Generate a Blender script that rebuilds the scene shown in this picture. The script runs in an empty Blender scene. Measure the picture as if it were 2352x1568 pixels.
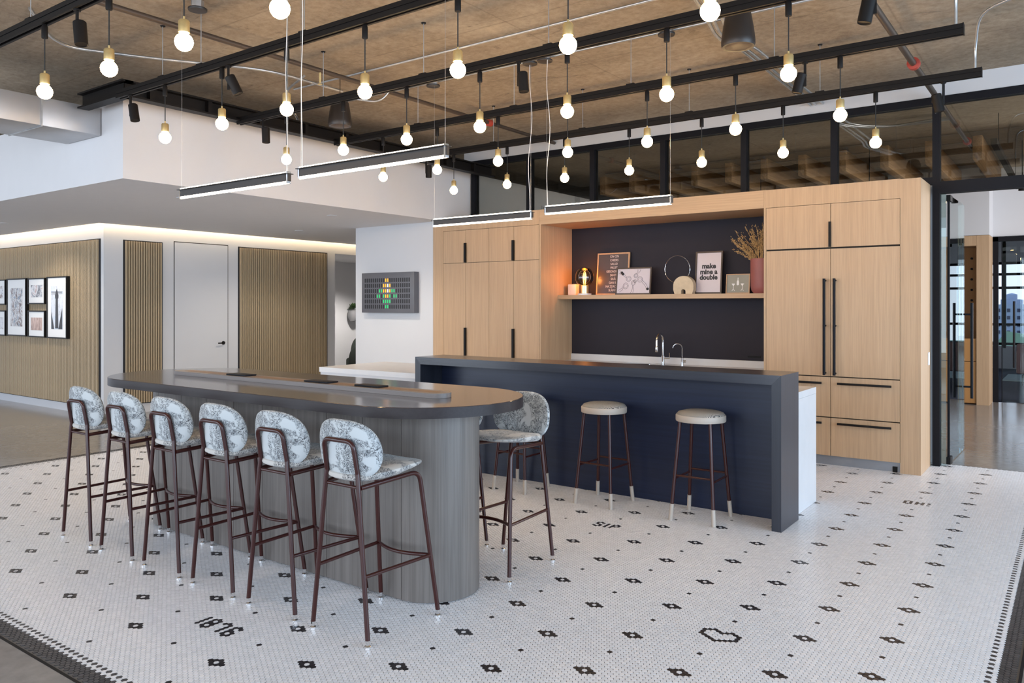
import bpy, bmesh, math, random
from mathutils import Vector, Matrix
random.seed(7)
PI = math.pi
sc = bpy.context.scene
C = sc.collection

# ---------------------------------------------------------------- camera, world, light, exposure
cam = bpy.data.cameras.new('camera'); camo = bpy.data.objects.new('camera', cam); C.objects.link(camo)
cam.sensor_fit = 'HORIZONTAL'; cam.sensor_width = 36.0
cam.lens = 36.0 * 1797.0 / 2352.0
cam.shift_y = -(784.0 - 702.0) / 2352.0
cam.clip_start = 0.05; cam.clip_end = 500
camo.location = (0, 0, 1.53); camo.rotation_euler = (PI/2, 0, math.radians(36.0))
sc.camera = camo
w = bpy.data.worlds.new('sky'); sc.world = w; w.use_nodes = True
wn = w.node_tree.nodes; wl = w.node_tree.links
bg = wn['Background']
tc = wn.new('ShaderNodeTexCoord'); sep = wn.new('ShaderNodeSeparateXYZ'); ramp = wn.new('ShaderNodeValToRGB')
wl.new(tc.outputs['Generated'], sep.inputs[0]); wl.new(sep.outputs['Z'], ramp.inputs['Fac']); wl.new(ramp.outputs['Color'], bg.inputs['Color'])
ramp.color_ramp.elements[0].position = 0.0; ramp.color_ramp.elements[0].color = (0.80, 0.88, 1.0, 1)
ramp.color_ramp.elements[1].position = 0.6; ramp.color_ramp.elements[1].color = (0.45, 0.62, 1.0, 1)
bg.inputs['Strength'].default_value = 1.2

def area_light(name, loc, rot, sx, sy, power, col):
    l = bpy.data.lights.new(name, 'AREA'); l.shape = 'RECTANGLE'; l.size = sx; l.size_y = sy; l.energy = power; l.color = col
    o = bpy.data.objects.new(name, l); C.objects.link(o); o.location = loc; o.rotation_euler = rot
    return o
# daylight through the window wall to the right of and behind the viewer
area_light('daylight_right', (4.6, 3.2, 1.9), (PI/2, 0, PI/2), 8.0, 2.8, 380, (0.56, 0.77, 1.0))
area_light('daylight_behind', (-6.0, -4.4, 1.9), (PI/2, 0, 0), 18.0, 3.0, 520, (0.76, 0.87, 1.0))
area_light('daylight_far_room', (2.8, 11.3, 1.8), (PI/2, 0, PI/2), 4.5, 2.4, 230, (0.95, 0.95, 1.0))
sc.view_settings.view_transform = 'Standard'; sc.view_settings.look = 'None'
sc.view_settings.exposure = 0.35; sc.view_settings.gamma = 1.0
sc.view_settings.use_curve_mapping = False

# ---------------------------------------------------------------- materials
def newmat(name):
    m = bpy.data.materials.new(name); m.use_nodes = True
    return m, m.node_tree.nodes, m.node_tree.links, m.node_tree.nodes['Principled BSDF']
def setin(b, **k):
    names = dict(col='Base Color', rough='Roughness', metal='Metallic', emc='Emission Color', ems='Emission Strength', coat='Coat Weight', coatr='Coat Roughness', spec='Specular IOR Level', trans='Transmission Weight', ior='IOR', sheen='Sheen Weight', alpha='Alpha')
    for a, v in k.items():
        i = b.inputs[names[a]]
        i.default_value = (*v, 1) if isinstance(v, tuple) else v
def texco(n, l, scale=(1, 1, 1), kind='Object', rot=(0, 0, 0)):
    t = n.new('ShaderNodeTexCoord'); mp = n.new('ShaderNodeMapping'); mp.inputs['Scale'].default_value = scale; mp.inputs['Rotation'].default_value = rot
    l.new(t.outputs[kind], mp.inputs['Vector']); return mp.outputs['Vector']
def noise(n, l, vec, scale=5, detail=4, rough=.55, dist=0):
    t = n.new('ShaderNodeTexNoise'); t.inputs['Scale'].default_value = scale; t.inputs['Detail'].default_value = detail
    t.inputs['Roughness'].default_value = rough; t.inputs['Distortion'].default_value = dist
    l.new(vec, t.inputs['Vector']); return t.outputs['Fac']
def cramp(n, l, fac, stops):
    r = n.new('ShaderNodeValToRGB'); e = r.color_ramp.elements
    while len(e) < len(stops): e.new(.5)
    for k, (p, c) in zip(e, stops): k.position = p; k.color = (*c, 1)
    l.new(fac, r.inputs['Fac']); return r.outputs['Color']
def mix(n, l, fac, a, b, mode='MIX'):
    m = n.new('ShaderNodeMix'); m.data_type = 'RGBA'; m.blend_type = mode
    for s, v in ((0, fac), (6, a), (7, b)):
        if isinstance(v, (float, int)): m.inputs[s].default_value = v
        elif isinstance(v, tuple): m.inputs[s].default_value = (*v, 1)
        else: l.new(v, m.inputs[s])
    return m.outputs[2]
def math_(n, l, op, a, b=0.0):
    m = n.new('ShaderNodeMath'); m.operation = op
    for i, v in enumerate((a, b)):
        if isinstance(v, (float, int)): m.inputs[i].default_value = v
        else: l.new(v, m.inputs[i])
    return m.outputs[0]
def bump(n, l, b, h, dist=.002, st=.5):
    k = n.new('ShaderNodeBump'); k.inputs['Distance'].default_value = dist; k.inputs['Strength'].default_value = st
    l.new(h, k.inputs['Height']); l.new(k.outputs[0], b.inputs['Normal'])
def plain(name, col, rough=.5, metal=0., var=.06, scale=6, **k):
    m, n, l, b = newmat(name); setin(b, rough=rough, metal=metal, **k)
    v = texco(n, l); f = noise(n, l, v, scale, 3)
    lo = tuple(c*(1-var) for c in col); hi = tuple(min(1, c*(1+var)) for c in col)
    l.new(cramp(n, l, f, [(.3, lo), (.7, hi)]), b.inputs['Base Color'])
    return m
def wood(name, c1, c2, grain='Z', rough=.45, fine=90, strength=.35, figure=.5, **k):
    m, n, l, b = newmat(name); setin(b, rough=rough, **k)
    s = {'Z': (1, 1, .022), 'X': (.022, 1, 1), 'Y': (1, .022, 1)}[grain]
    v = texco(n, l, s)
    f1 = noise(n, l, v, fine, 3, .6); f2 = noise(n, l, v, fine*.12, 4, .6, figure)
    base = cramp(n, l, f2, [(.3, c1), (.72, c2)])
    dk = tuple(c*.62 for c in c1)
    fin = cramp(n, l, f1, [(.36, (0, 0, 0)), (.6, (1, 1, 1))])
    inv = n.new('ShaderNodeInvert'); l.new(fin, inv.inputs['Color'])
    fac = math_(n, l, 'MULTIPLY', inv.outputs[0], strength)
    l.new(mix(n, l, fac, base, dk), b.inputs['Base Color'])
    bump(n, l, b, f1, .0006, .3)
    return m
def emit(name, col, st):
    m, n, l, b = newmat(name); setin(b, col=(0, 0, 0) if st > 3 else col, emc=col, ems=st, rough=.4); return m
def glass(name, tint=(.86, .9, .88), gl=.10, rough=0.0):
    m, n, l, b = newmat(name); n.remove(b)
    tr = n.new('ShaderNodeBsdfTransparent'); tr.inputs['Color'].default_value = (*tint, 1)
    g = n.new('ShaderNodeBsdfGlossy'); g.inputs['Roughness'].default_value = rough; g.inputs['Color'].default_value = (.9, .95, .95, 1)
    fr = n.new('ShaderNodeFresnel'); fr.inputs['IOR'].default_value = 1.5
    mm = math_(n, l, 'MULTIPLY', fr.outputs[0], 1.0 + gl*6)
    mx = n.new('ShaderNodeMixShader'); l.new(mm, mx.inputs[0]); l.new(tr.outputs[0], mx.inputs[1]); l.new(g.outputs[0], mx.inputs[2])
    l.new(mx.outputs[0], n['Material Output'].inputs['Surface']); return m

def tile_mat(name, col, var, rough=.3):
    m, n, l, b = newmat(name); setin(b, rough=rough, spec=.5)
    g = n.new('ShaderNodeNewGeometry'); oi = n.new('ShaderNodeObjectInfo')
    r = math_(n, l, 'FRACT', math_(n, l, 'ADD', g.outputs['Random Per Island'], oi.outputs['Random']))
    lo = tuple(c*(1-var) for c in col); hi = tuple(min(1, c*(1+var)) for c in col)
    l.new(cramp(n, l, r, [(0, lo), (1, hi)]), b.inputs['Base Color']); return m
M = {}
M['tile_white'] = tile_mat('white_glazed_tile', (.78, .77, .785), .05, .26)
M['tile_black'] = tile_mat('black_glazed_tile', (.022, .019, .022), .35, .3)
M['tile_dark'] = tile_mat('charcoal_tile', (.055, .05, .05), .3, .3)
M['grout'] = plain('grey_grout', (.15, .148, .15), .9)
M['paint'] = plain('white_wall_paint', (.60, .60, .615), .65, var=.012, scale=1.5)
M['ceil_paint'] = plain('white_soffit_paint', (.66, .655, .67), .8, var=.01)
M['black'] = plain('black_powder_coat', (.008, .0065, .006), .5, spec=.2)
M['frame'] = plain('dark_window_frame', (.008, .008, .011), .5, spec=.15)
M['rubber'] = plain('black_cord', (.012, .012, .012), .6)
M['galv'] = plain('galvanised_steel', (.56, .57, .58), .35, .9, var=.15, scale=12)
M['duct'] = plain('duct_sheet_metal', (.46, .46, .47), .42, .6, var=.08, scale=3)
M['pipe'] = plain('dark_sprinkler_pipe', (.09, .065, .05), .45, .4)
M['red'] = plain('red_pipe_coupling', (.42, .05, .03), .5)
M['burg'] = plain('burgundy_metal', (.038, .0065, .005), .3, .0, var=.05, coat=.25, coatr=.10, spec=.35)
M['chrome'] = plain('polished_chrome', (.85, .85, .86), .08, 1., var=.01)
M['brass'] = plain('brushed_brass', (.90, .72, .36), .36, .9, var=.04, scale=60)
M['cream'] = plain('cream_leather', (.46, .40, .34), .45, var=.04)
M['oak'] = wood('pale_oak_vertical', (.47, .305, .175), (.54, .362, .215), 'Z', .5, 110, .28)
M['oakh'] = wood('pale_oak_horizontal', (.47, .305, .175), (.54, .362, .215), 'X', .5, 110, .28)
M['beam'] = wood('timber_beam', (.34, .19, .085), (.62, .39, .19), 'Y', .6, 40, .5, 2.0)
M['orange'] = wood('amber_wood', (.42, .20, .06), (.50, .25, .08), 'Z', .5, 90, .2)
M['slat'] = wood('slat_oak', (.40, .30, .185), (.50, .39, .25), 'Z', .6, 120, .3)
M['slatback'] = plain('slat_backing_felt', (.018, .017, .02), .9)
M['greywood'] = wood('grey_stained_ash', (.125, .108, .096), (.20, .178, .162), 'Z', .42, 70, .45, 1.6)
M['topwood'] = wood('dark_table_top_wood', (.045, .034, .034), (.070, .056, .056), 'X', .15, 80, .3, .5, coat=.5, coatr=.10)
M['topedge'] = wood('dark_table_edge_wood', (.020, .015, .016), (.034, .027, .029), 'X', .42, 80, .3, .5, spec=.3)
M['traywood'] = wood('tray_wood', (.15, .125, .115), (.20, .17, .155), 'X', .4, 80, .3)
M['trayin'] = wood('tray_inner_wood', (.20, .11, .06), (.25, .145, .08), 'X', .5, 80, .2)
M['navy'] = wood('navy_stained_panel', (.006, .012, .036), (.014, .022, .055), 'X', .36, 60, .4, .8)
M['barwood'] = wood('charcoal_bar_wood', (.013, .016, .026), (.027, .031, .046), 'X', .26, 80, .35, .5, coat=.3, coatr=.15)
M['barwoodz'] = wood('charcoal_bar_wood_upright', (.013, .016, .026), (.027, .031, .046), 'Z', .3, 80, .35)
M['quartz'] = plain('white_quartz', (.66, .66, .67), .25, var=.02, scale=8)
M['splash'] = plain('charcoal_backsplash_paint', (.026, .0235, .032), .7, var=.03, spec=.25)
M['reveal'] = plain('dark_reveal', (.03, .022, .016), .9)
M['grey_metal'] = plain('grey_toe_kick', (.30, .31, .33), .4, .5)
M['bulb'] = emit('glowing_bulb', (1.0, .64, .30), 46)
M['led'] = emit('led_strip', (1.0, .86, .70), 9)
M['cove'] = emit('cove_light_strip', (1.0, .76, .46), 16)
M['downlight'] = emit('downlight_lens', (1.0, .85, .62), 6)
M['filament'] = emit('amber_filament', (1.0, .36, .05), 30)
M['glass'] = glass('clear_window_glass', (.66, .645, .60), .10)
M['cglass'] = glass('clear_outer_glass', (.94, .96, .97), .0)
M['dglass'] = glass('door_glass', (.74, .84, .84), .05)
M['smoke'] = glass('smoked_lamp_glass', (.70, .58, .50), .05)
M['speaker'] = plain('speaker_shell', (.022, .017, .015), .4)
M['white'] = plain('white_paper', (.80, .79, .78), .6, var=.01)
M['print_grey'] = plain('pinkish_print_paper', (.62, .56, .60), .25, var=.02)
M['ink'] = plain('black_ink', (.02, .018, .022), .5)
M['darkprint'] = plain('dark_brown_print', (.050, .038, .045), .3)
M['walnut'] = wood('walnut_frame', (.055, .034, .022), (.08, .05, .033), 'Z', .45, 90, .2)
M['oakframe'] = wood('oak_frame', (.50, .30, .16), (.56, .35, .2), 'Z', .5, 90, .2)
M['sage'] = plain('sage_print', (.27, .26, .21), .4)
M['terracotta'] = plain('dusty_rose_glaze', (.30, .095, .085), .5)
M['stone'] = plain('sand_stone', (.60, .48, .33), .8, var=.08, scale=20)
M['candle'] = plain('pale_candle_wax', (.82, .68, .60), .5, coat=.2)
M['grass'] = plain('dried_pampas', (.52, .34, .15), .9, var=.3, scale=40)
M['panel_grey'] = plain('dark_grey_display', (.10, .10, .115), .45)
M['slot'] = plain('display_slot', (.012, .012, .014), .5)
M['led_green'] = emit('green_pixel', (.01, .45, .12), .55)
M['led_yellow'] = emit('yellow_pixel', (1.0, .36, .01), .7)
M['led_white'] = emit('white_pixel', (.85, .9, 1.0), .9)
M['greenfab'] = plain('dark_green_upholstery', (.012, .018, .014), .85)
M['leaf'] = plain('leaf_green', (.05, .10, .03), .6, var=.3)
M['potgrey'] = plain('grey_ceramic', (.22, .22, .23), .6)
M['carpet'] = plain('navy_carpet', (.05, .055, .09), .95, var=.15, scale=50)
M['sofa'] = plain('mauve_sofa_fabric', (.30, .19, .18), .9)
M['pillow'] = plain('rust_pillow', (.40, .13, .07), .9)
M['building'] = plain('far_grey_blue_building', (.30, .36, .46), .9)
M['greenery'] = plain('far_greenery', (.16, .26, .16), .9, var=.3, scale=.05)
M['pic_grey'] = plain('photo_print', (.4, .4, .42), .5)

def concrete_floor(name, c1, c2, rough):
    m, n, l, b = newmat(name)
    v = texco(n, l); f = noise(n, l, v, .9, 6, .6); f2 = noise(n, l, v, 14, 4, .6)
    c = cramp(n, l, f, [(.3, c1), (.7, c2)])
    l.new(mix(n, l, .12, c, cramp(n, l, f2, [(.3, (.1, .1, .1)), (.7, (.6, .58, .55))])), b.inputs['Base Color'])
    r = cramp(n, l, f, [(.2, (rough*.8,)*3), (.8, (rough*1.3,)*3)]); l.new(r, b.inputs['Roughness'])
    return m
M['concrete'] = concrete_floor('polished_concrete', (.20, .18, .165), (.27, .25, .23), .16)
def concrete_ceiling():
    m, n, l, b = newmat('board_formed_concrete'); setin(b, rough=.9)
    f = noise(n, l, texco(n, l, (.8, 1.0, 1)), .9, 9, .68, .8)
    base = cramp(n, l, f, [(.28, (.22, .165, .115)), (.5, (.355, .275, .19)), (.72, (.50, .41, .30))])
    f2 = noise(n, l, texco(n, l, (.8, 2.2, 1)), 2.6, 12, .78, 1.2)
    dark = cramp(n, l, f2, [(.36, (1, 1, 1)), (.43, (0, 0, 0))])
    c = mix(n, l, math_(n, l, 'MULTIPLY', dark, .6), base, (.085, .065, .05))
    f3 = noise(n, l, texco(n, l, (1, 1, 1)), 16, 8, .75)
    c = mix(n, l, .25, c, cramp(n, l, f3, [(.38, (.12, .09, .065)), (.6, (.52, .44, .34))]))
    v = texco(n, l, (1, 1, 1)); sp_ = n.new('ShaderNodeSeparateXYZ'); l.new(v, sp_.inputs[0])
    wob = math_(n, l, 'MULTIPLY', noise(n, l, v, 6, 3), .03)
    for ax, per in (('X', 2.44), ('Y', 1.22)):
        q = math_(n, l, 'PINGPONG', math_(n, l, 'ADD', sp_.outputs[ax], wob), per/2)
        ln_ = cramp(n, l, q, [(.0, (1, 1, 1)), (.012, (0, 0, 0))])
        c = mix(n, l, math_(n, l, 'MULTIPLY', ln_, .35), c, (.10, .075, .055))
    l.new(c, b.inputs['Base Color']); bump(n, l, b, f2, .01, .4); return m
M['ceiling'] = concrete_ceiling()
def toile(name, base, ox):
    m, n, l, b = newmat(name); setin(b, rough=.85, sheen=.2)
    t = n.new('ShaderNodeTexCoord'); mp = n.new('ShaderNodeMapping'); mp.inputs['Location'].default_value = (ox, ox*.7, ox*.3); l.new(t.outputs['Object'], mp.inputs['Vector']); v = mp.outputs['Vector']
    mask = cramp(n, l, noise(n, l, v, 9.5, 2, .5, .6), [(.43, (0, 0, 0)), (.47, (1, 1, 1))])
    ln = noise(n, l, v, 34, 3, .6, 1.8)
    d = math_(n, l, 'ABSOLUTE', math_(n, l, 'SUBTRACT', ln, .5))
    line = cramp(n, l, d, [(.014, (1, 1, 1)), (.030, (0, 0, 0))])
    ln2 = noise(n, l, v, 60, 2, .6, 1.5)
    d2 = math_(n, l, 'ABSOLUTE', math_(n, l, 'SUBTRACT', ln2, .5))
    line2 = cramp(n, l, d2, [(.012, (1, 1, 1)), (.035, (0, 0, 0))])
    vo = n.new('ShaderNodeTexVoronoi'); vo.inputs['Scale'].default_value = 17; vo.inputs['Randomness'].default_value = .75; l.new(v, vo.inputs['Vector'])
    wv = math_(n, l, 'ADD', math_(n, l, 'MULTIPLY', vo.outputs['Distance'], 34.0), math_(n, l, 'MULTIPLY', noise(n, l, v, 70, 2), 4.5))
    ring = cramp(n, l, math_(n, l, 'ABSOLUTE', math_(n, l, 'SINE', wv)), [(.22, (1, 1, 1)), (.48, (0, 0, 0))])
    inr = cramp(n, l, vo.outputs['Distance'], [(.40, (1, 1, 1)), (.46, (0, 0, 0))])
    pet = math_(n, l, 'MULTIPLY', ring, inr)
    shade = cramp(n, l, noise(n, l, v, 34, 2), [(.45, (0, 0, 0)), (.65, (.4, .4, .4))])
    c = mix(n, l, math_(n, l, 'MULTIPLY', mask, shade), base, (.16, .20, .23))
    k = math_(n, l, 'MAXIMUM', math_(n, l, 'MULTIPLY', line, .95), math_(n, l, 'MULTIPLY', math_(n, l, 'MAXIMUM', math_(n, l, 'MULTIPLY', line2, .75), math_(n, l, 'MULTIPLY', pet, .92)), 1.0))
    c = mix(n, l, math_(n, l, 'MULTIPLY', mask, k), c, (.018, .02, .03))
    l.new(c, b.inputs['Base Color']); return m
M['toile'] = toile('floral_toile_fabric', (.50, .535, .55), 0.0)
M['toile2'] = toile('floral_toile_seat_fabric', (.52, .50, .47), 3.1)
def stripefab():
    m, n, l, b = newmat('fine_striped_fabric'); setin(b, rough=.85)
    v = texco(n, l, (1, 1, 1), rot=(0, 0, .5)); t = n.new('ShaderNodeTexWave'); t.inputs['Scale'].default_value = 62; t.inputs['Distortion'].default_value = 1.2; t.inputs['Detail Scale'].default_value = 3; l.new(v, t.inputs['Vector'])
    l.new(cramp(n, l, t.outputs['Fac'], [(.55, (.03, .03, .035)), (.60, (.58, .54, .48))]), b.inputs['Base Color']); return m
M['stripe'] = stripefab()
def photo_mat(name, cols, sc_=(1, 1, 1), seed=0., sharp=True):
    m, n, l, b = newmat(name); setin(b, rough=.35)
    t = n.new('ShaderNodeTexCoord'); mp = n.new('ShaderNodeMapping'); mp.inputs['Location'].default_value = (seed, seed, seed); mp.inputs['Scale'].default_value = sc_
    l.new(t.outputs['Object'], mp.inputs['Vector'])
    f = noise(n, l, mp.outputs['Vector'], 9, 6, .7, 1.0)
    st = [(.36+.28*i/(len(cols)-1), c) for i, c in enumerate(cols)]
    l.new(cramp(n, l, f, st), b.inputs['Base Color']); return m

# ---------------------------------------------------------------- mesh helpers
class MB:
    def __init__(s): s.v = []; s.f = []
    def add(s, vs, fs):
        o = len(s.v); s.v += [tuple(p) for p in vs]; s.f += [tuple(i+o for i in f) for f in fs]; return s
    def box(s, x0, x1, y0, y1, z0, z1, c=0.0):
        if x0 > x1: x0, x1 = x1, x0
        if y0 > y1: y0, y1 = y1, y0
        if c <= 0:
            v = [(x, y, z) for z in (z0, z1) for y in (y0, y1) for x in (x0, x1)]
            return s.add(v, [(0, 2, 3, 1), (4, 5, 7, 6), (0, 1, 5, 4), (2, 6, 7, 3), (0, 4, 6, 2), (1, 3, 7, 5)])
        # bevelled box
        bm = bmesh.new(); bmesh.ops.create_cube(bm, size=1)
        for q in bm.verts: q.co = Vector(((x0+x1)/2+q.co.x*(x1-x0), (y0+y1)/2+q.co.y*(y1-y0), (z0+z1)/2+q.co.z*(z1-z0)))
        bmesh.ops.bevel(bm, geom=list(bm.edges), offset=c, segments=2, affect='EDGES', profile=.5)
        bm.verts.ensure_lookup_table()
        s.add([q.co for q in bm.verts], [[q.index for q in f.verts] for f in bm.faces]); bm.free(); return s
    def tube(s, pts, r, n=10, cap=True):
        pts = [Vector(p) for p in pts]; rs = r if isinstance(r, (list, tuple)) else [r]*len(pts)
        rings = []; up = None
        for i, p in enumerate(pts):
            a = (p-pts[i-1]).normalized() if i else None; b = (pts[i+1]-p).normalized() if i < len(pts)-1 else None
            d = (a+b).normalized() if a and b else (a or b)
            if up is None: up = d.orthogonal().normalized()
            up = (up-d*up.dot(d)).normalized(); sd = d.cross(up)
            k = 1.0
            if a and b: k = 1/max(.5, math.cos(a.angle(b)/2))
            rings.append([p+(up*math.cos(2*PI*j/n)+sd*math.sin(2*PI*j/n))*rs[i] for j in range(n)])
        v = [q for R in rings for q in R]; f = []
        for i in range(len(pts)-1):
            for j in range(n): f.append((i*n+j, i*n+(j+1) % n, (i+1)*n+(j+1) % n, (i+1)*n+j))
        if cap: f.append(tuple(reversed(range(n)))); f.append(tuple((len(pts)-1)*n+j for j in range(n)))
        return s.add(v, f)
    def lathe(s, prof, c=(0, 0, 0), n=24, axis=None):
        v = []; f = []
        for r, z in prof:
            for j in range(n): v.append(Vector((r*math.cos(2*PI*j/n), r*math.sin(2*PI*j/n), z)))
        if axis is not None:
            q = Vector((0, 0, 1)).rotation_difference(Vector(axis)); v = [q @ p for p in v]
        v = [p+Vector(c) for p in v]
        for i in range(len(prof)-1):
            for j in range(n): f.append((i*n+j, i*n+(j+1) % n, (i+1)*n+(j+1) % n, (i+1)*n+j))
        if prof[0][0] > 1e-5: f.append(tuple(reversed(range(n))))
        if prof[-1][0] > 1e-5: f.append(tuple((len(prof)-1)*n+j for j in range(n)))
        return s.add(v, f)
    def prism(s, out, z0, z1):
        n = len(out); v = [(x, y, z0) for x, y in out]+[(x, y, z1) for x, y in out]
        f = [tuple(reversed(range(n))), tuple(range(n, 2*n))]+[(i, (i+1) % n, n+(i+1) % n, n+i) for i in range(n)]
        return s.add(v, f)
    def sphere(s, c, r, n=20, m=12, sz=1.0):
        return s.lathe([(max(1e-6, r*math.sin(PI*i/m)), -r*sz*math.cos(PI*i/m)) for i in range(m+1)], c, n)
def fillet(pts, r, k=5):
    P = [Vector(p) for p in pts]; out = [P[0]]
    for i in range(1, len(P)-1):
        a = (P[i-1]-P[i]); b = (P[i+1]-P[i]); ra = min(r, a.length*.45, b.length*.45)
        p0 = P[i]+a.normalized()*ra; p1 = P[i]+b.normalized()*ra
        for j in range(k+1):
            t = j/k; out.append(p0*(1-t)**2+P[i]*2*t*(1-t)+p1*t*t)
    out.append(P[-1]); return out
def wloc(o):
    v = Vector((0, 0, 0))
    while o: v += o.location; o = o.parent
    return v
def mesh_from(mb, name, m, smooth=True):
    me = bpy.data.meshes.new(name); me.from_pydata([tuple(p) for p in mb.v], [], mb.f)
    bm = bmesh.new(); bm.from_mesh(me); bmesh.ops.remove_doubles(bm, verts=bm.verts, dist=1e-6); bmesh.ops.recalc_face_normals(bm, faces=bm.faces); bm.to_mesh(me); bm.free()
    if smooth:
        me.shade_smooth(); me.set_sharp_from_angle(angle=math.radians(38))
    for k in (m if isinstance(m, list) else [m]): me.materials.append(M[k] if isinstance(k, str) else k)
    return me
def props(o, label=None, cat=None, group=None, kind=None):
    if label: o['label'] = label
    if cat: o['category'] = cat
    if group: o['group'] = group
    if kind: o['kind'] = kind
    return o
def part(name, mb, m, parent, label=None, kind=None, smooth=True):
    L = wloc(parent); mb.v = [(p[0]-L.x, p[1]-L.y, p[2]-L.z) for p in mb.v]
    o = bpy.data.objects.new(name, mesh_from(mb, name, m, smooth)); C.objects.link(o); o.parent = parent
    return props(o, label, kind=kind)
def top(name, mb, m, label=None, cat=None, group=None, kind=None, smooth=True):
    xs = [p[0] for p in mb.v]; ys = [p[1] for p in mb.v]; zs = [p[2] for p in mb.v]
    L = Vector(((min(xs)+max(xs))/2, (min(ys)+max(ys))/2, min(zs)))
    mb.v = [(p[0]-L.x, p[1]-L.y, p[2]-L.z) for p in mb.v]
    o = bpy.data.objects.new(name, mesh_from(mb, name, m, smooth)); C.objects.link(o); o.location = L
    return props(o, label, cat, group, kind)
def thing(name, loc, label=None, cat=None, group=None, kind=None):
    o = bpy.data.objects.new(name, None); C.objects.link(o); o.location = loc; o.empty_display_size = .1
    return props(o, label, cat, group, kind)
def struct(name, mb, m): return top(name, mb, m, kind='structure')
def dup(root, loc, rz=0.0, label=None):
    r = root.copy(); C.objects.link(r); r.location = loc; r.rotation_euler = (0, 0, rz)
    if label: r['label'] = label
    for ch in [c for c in bpy.data.objects if c.parent == root]:
        c = ch.copy(); C.objects.link(c); c.parent = r
        for g in [g for g in bpy.data.objects if g.parent == ch]:
            d = g.copy(); C.objects.link(d); d.parent = c
    return r
def B(*a, **k): return MB().box(*a, **k)
def stadium(x0, x1, yc, r, n=24):
    o = []
    for i in range(n+1):
        a = -PI/2+PI*i/n; o.append((x1-r+r*math.cos(a), yc+r*math.sin(a)))
    for i in range(n+1):
        a = PI/2+PI*i/n; o.append((x0+r+r*math.cos(a), yc+r*math.sin(a)))
    return o
def textobj(name, s, size, m, parent, loc, rot, ext=.0006, align='CENTER', bold=0.0, sx=1.0, font_shear=0):
    cu = bpy.data.curves.new(name, 'FONT'); cu.body = s; cu.size = size; cu.extrude = ext; cu.align_x = align; cu.align_y = 'CENTER'; cu.offset = bold; cu.resolution_u = 3
    t = bpy.data.objects.new('tmp', cu); C.objects.link(t)
    me = bpy.data.meshes.new_from_object(t); bpy.data.objects.remove(t)
    for v in me.vertices: v.co.x *= sx
    me.materials.clear(); me.materials.append(M[m])
    o = bpy.data.objects.new(name, me); C.objects.link(o); o.parent = parent
    o.location = Vector(loc)-wloc(parent); o.rotation_euler = rot
    return o
ORD = ['first', 'second', 'third', 'fourth', 'fifth', 'sixth', 'seventh']

# ================================================================ STRUCTURE
SX, PY = .329/16, .4336/18           # hex tile column step and row pitch
FX, FY = -2.3435, 2.405              # a flower centre
TX0, TX1, TY0, TY1 = -8.30, -.205, 1.540, 8.60
flo = struct('floor', B(TX0, TX1, TY0, TY1, -.05, -.003), 'grout')
cf = MB(); cf.box(-17, TX0-.008, -5, 16.0, -.05, 0); cf.box(TX0-.008, TX1+.012, -5, TY0-.012, -.05, 0); cf.box(TX1+.012, 6, -5, TY1, -.05, 0); cf.box(TX0-.008, 6, TY1+.006, 14.6, -.05, 0)
struct('floor', cf, 'concrete')
struct('trim_1', B(TX0-.008, TX1+.012, TY0-.012, TY0, -.05, .002), 'black')
struct('trim_2', B(TX1, TX1+.012, TY0, TY1, -.05, .002), 'frame')
struct('trim_3', B(TX0-.008, TX0, TY0, TY1, -.05, .001), 'black')
carp = MB(); carp.box(-8, 6, 14.6, 23, -.05, .0); struct('floor', carp, 'carpet')

# ---- mosaic colours on the hex lattice
black = {}
def hexpos(c, r): return FX+c*SX, FY+(r+(.5 if c % 2 else 0))*PY
def near(x, y):
    c = round((x-FX)/SX); r = round((y-FY)/PY-(.5 if c % 2 else 0)); return c, r
def flower(c, r):       # (c, r) centre tile; parallelogram ring of eight
    x, y = hexpos(c, r)
    for a in (-1, 0, 1):
        for b_ in (-1, 0, 1):
            if a or b_: black[near(x+(a+b_)*SX, y+(a-b_)*PY/2)] = 1
HEART = [(-1.431,3.542),(-1.41,3.554),(-1.39,3.568),(-1.43,3.518),(-1.43,3.493),(-1.411,3.481),(-1.389,3.472),(-1.368,3.46),(-1.348,3.449),(-1.328,3.461),(-1.308,3.474),(-1.288,3.487),(-1.267,3.501),(-1.266,3.523),(-1.266,3.548),(-1.287,3.561),(-1.307,3.573),(-1.328,3.559),(-1.349,3.546),(-1.37,3.556)]
def glyph(rows, c0, r0, sx=1):
    # words laid out on the hex grid: reading direction +column, up = +row
    for j, row in enumerate(rows):
        for i, ch in enumerate(row):
            if ch != '.': black[(c0+i, r0-j-((c0+i)//2 if False else 0))] = 1
special = {(3, 2.5): 'heart', (-3, -.5): '1876', (-1, 5.5): 'sip', (4, 10.0): 'oh'}
for i in range(-18, 6):
    for k2 in range(-4, 30):
        k = k2/2
        if (k2 % 2 == 1) != (i % 2 == 1): continue
        c = 16*i; r = round(18*k)
        dx, dy = hexpos(c, r+9)
        if TX0+.25 < dx < -.40 and 1.74 < dy < 8.5: black[(c, r+9)] = 1
        if (i, k) in special: continue
        x, y = hexpos(c, r)
        if TX0+.25 < x < -.40 and 1.78 < y < 8.5: flower(c, r)
def place(pts, cx, cy):
    mx = sum(p[0] for p in pts)/len(pts); my = sum(p[1] for p in pts)/len(pts)
    for p in pts: black[near(p[0]-mx+cx, p[1]-my+cy)] = 1
place(HEART, FX+48*SX, FY+2.5*18*PY+.02)
W1876 = [(0,0),(0,2),(0,4),(0,6),(2,6),(3,7),(2,4),(4,6),(2,2),(3,3),(4,4),(2,0),(4,2),(3,-1),(4,0),(6,6),(7,7),(8,6),(8,4),(8,2),(8,0),(10,6),(11,7),(12,6),(10,4),(10,2),(11,3),(10,0),(12,2),(11,-1),(12,0)]
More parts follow.
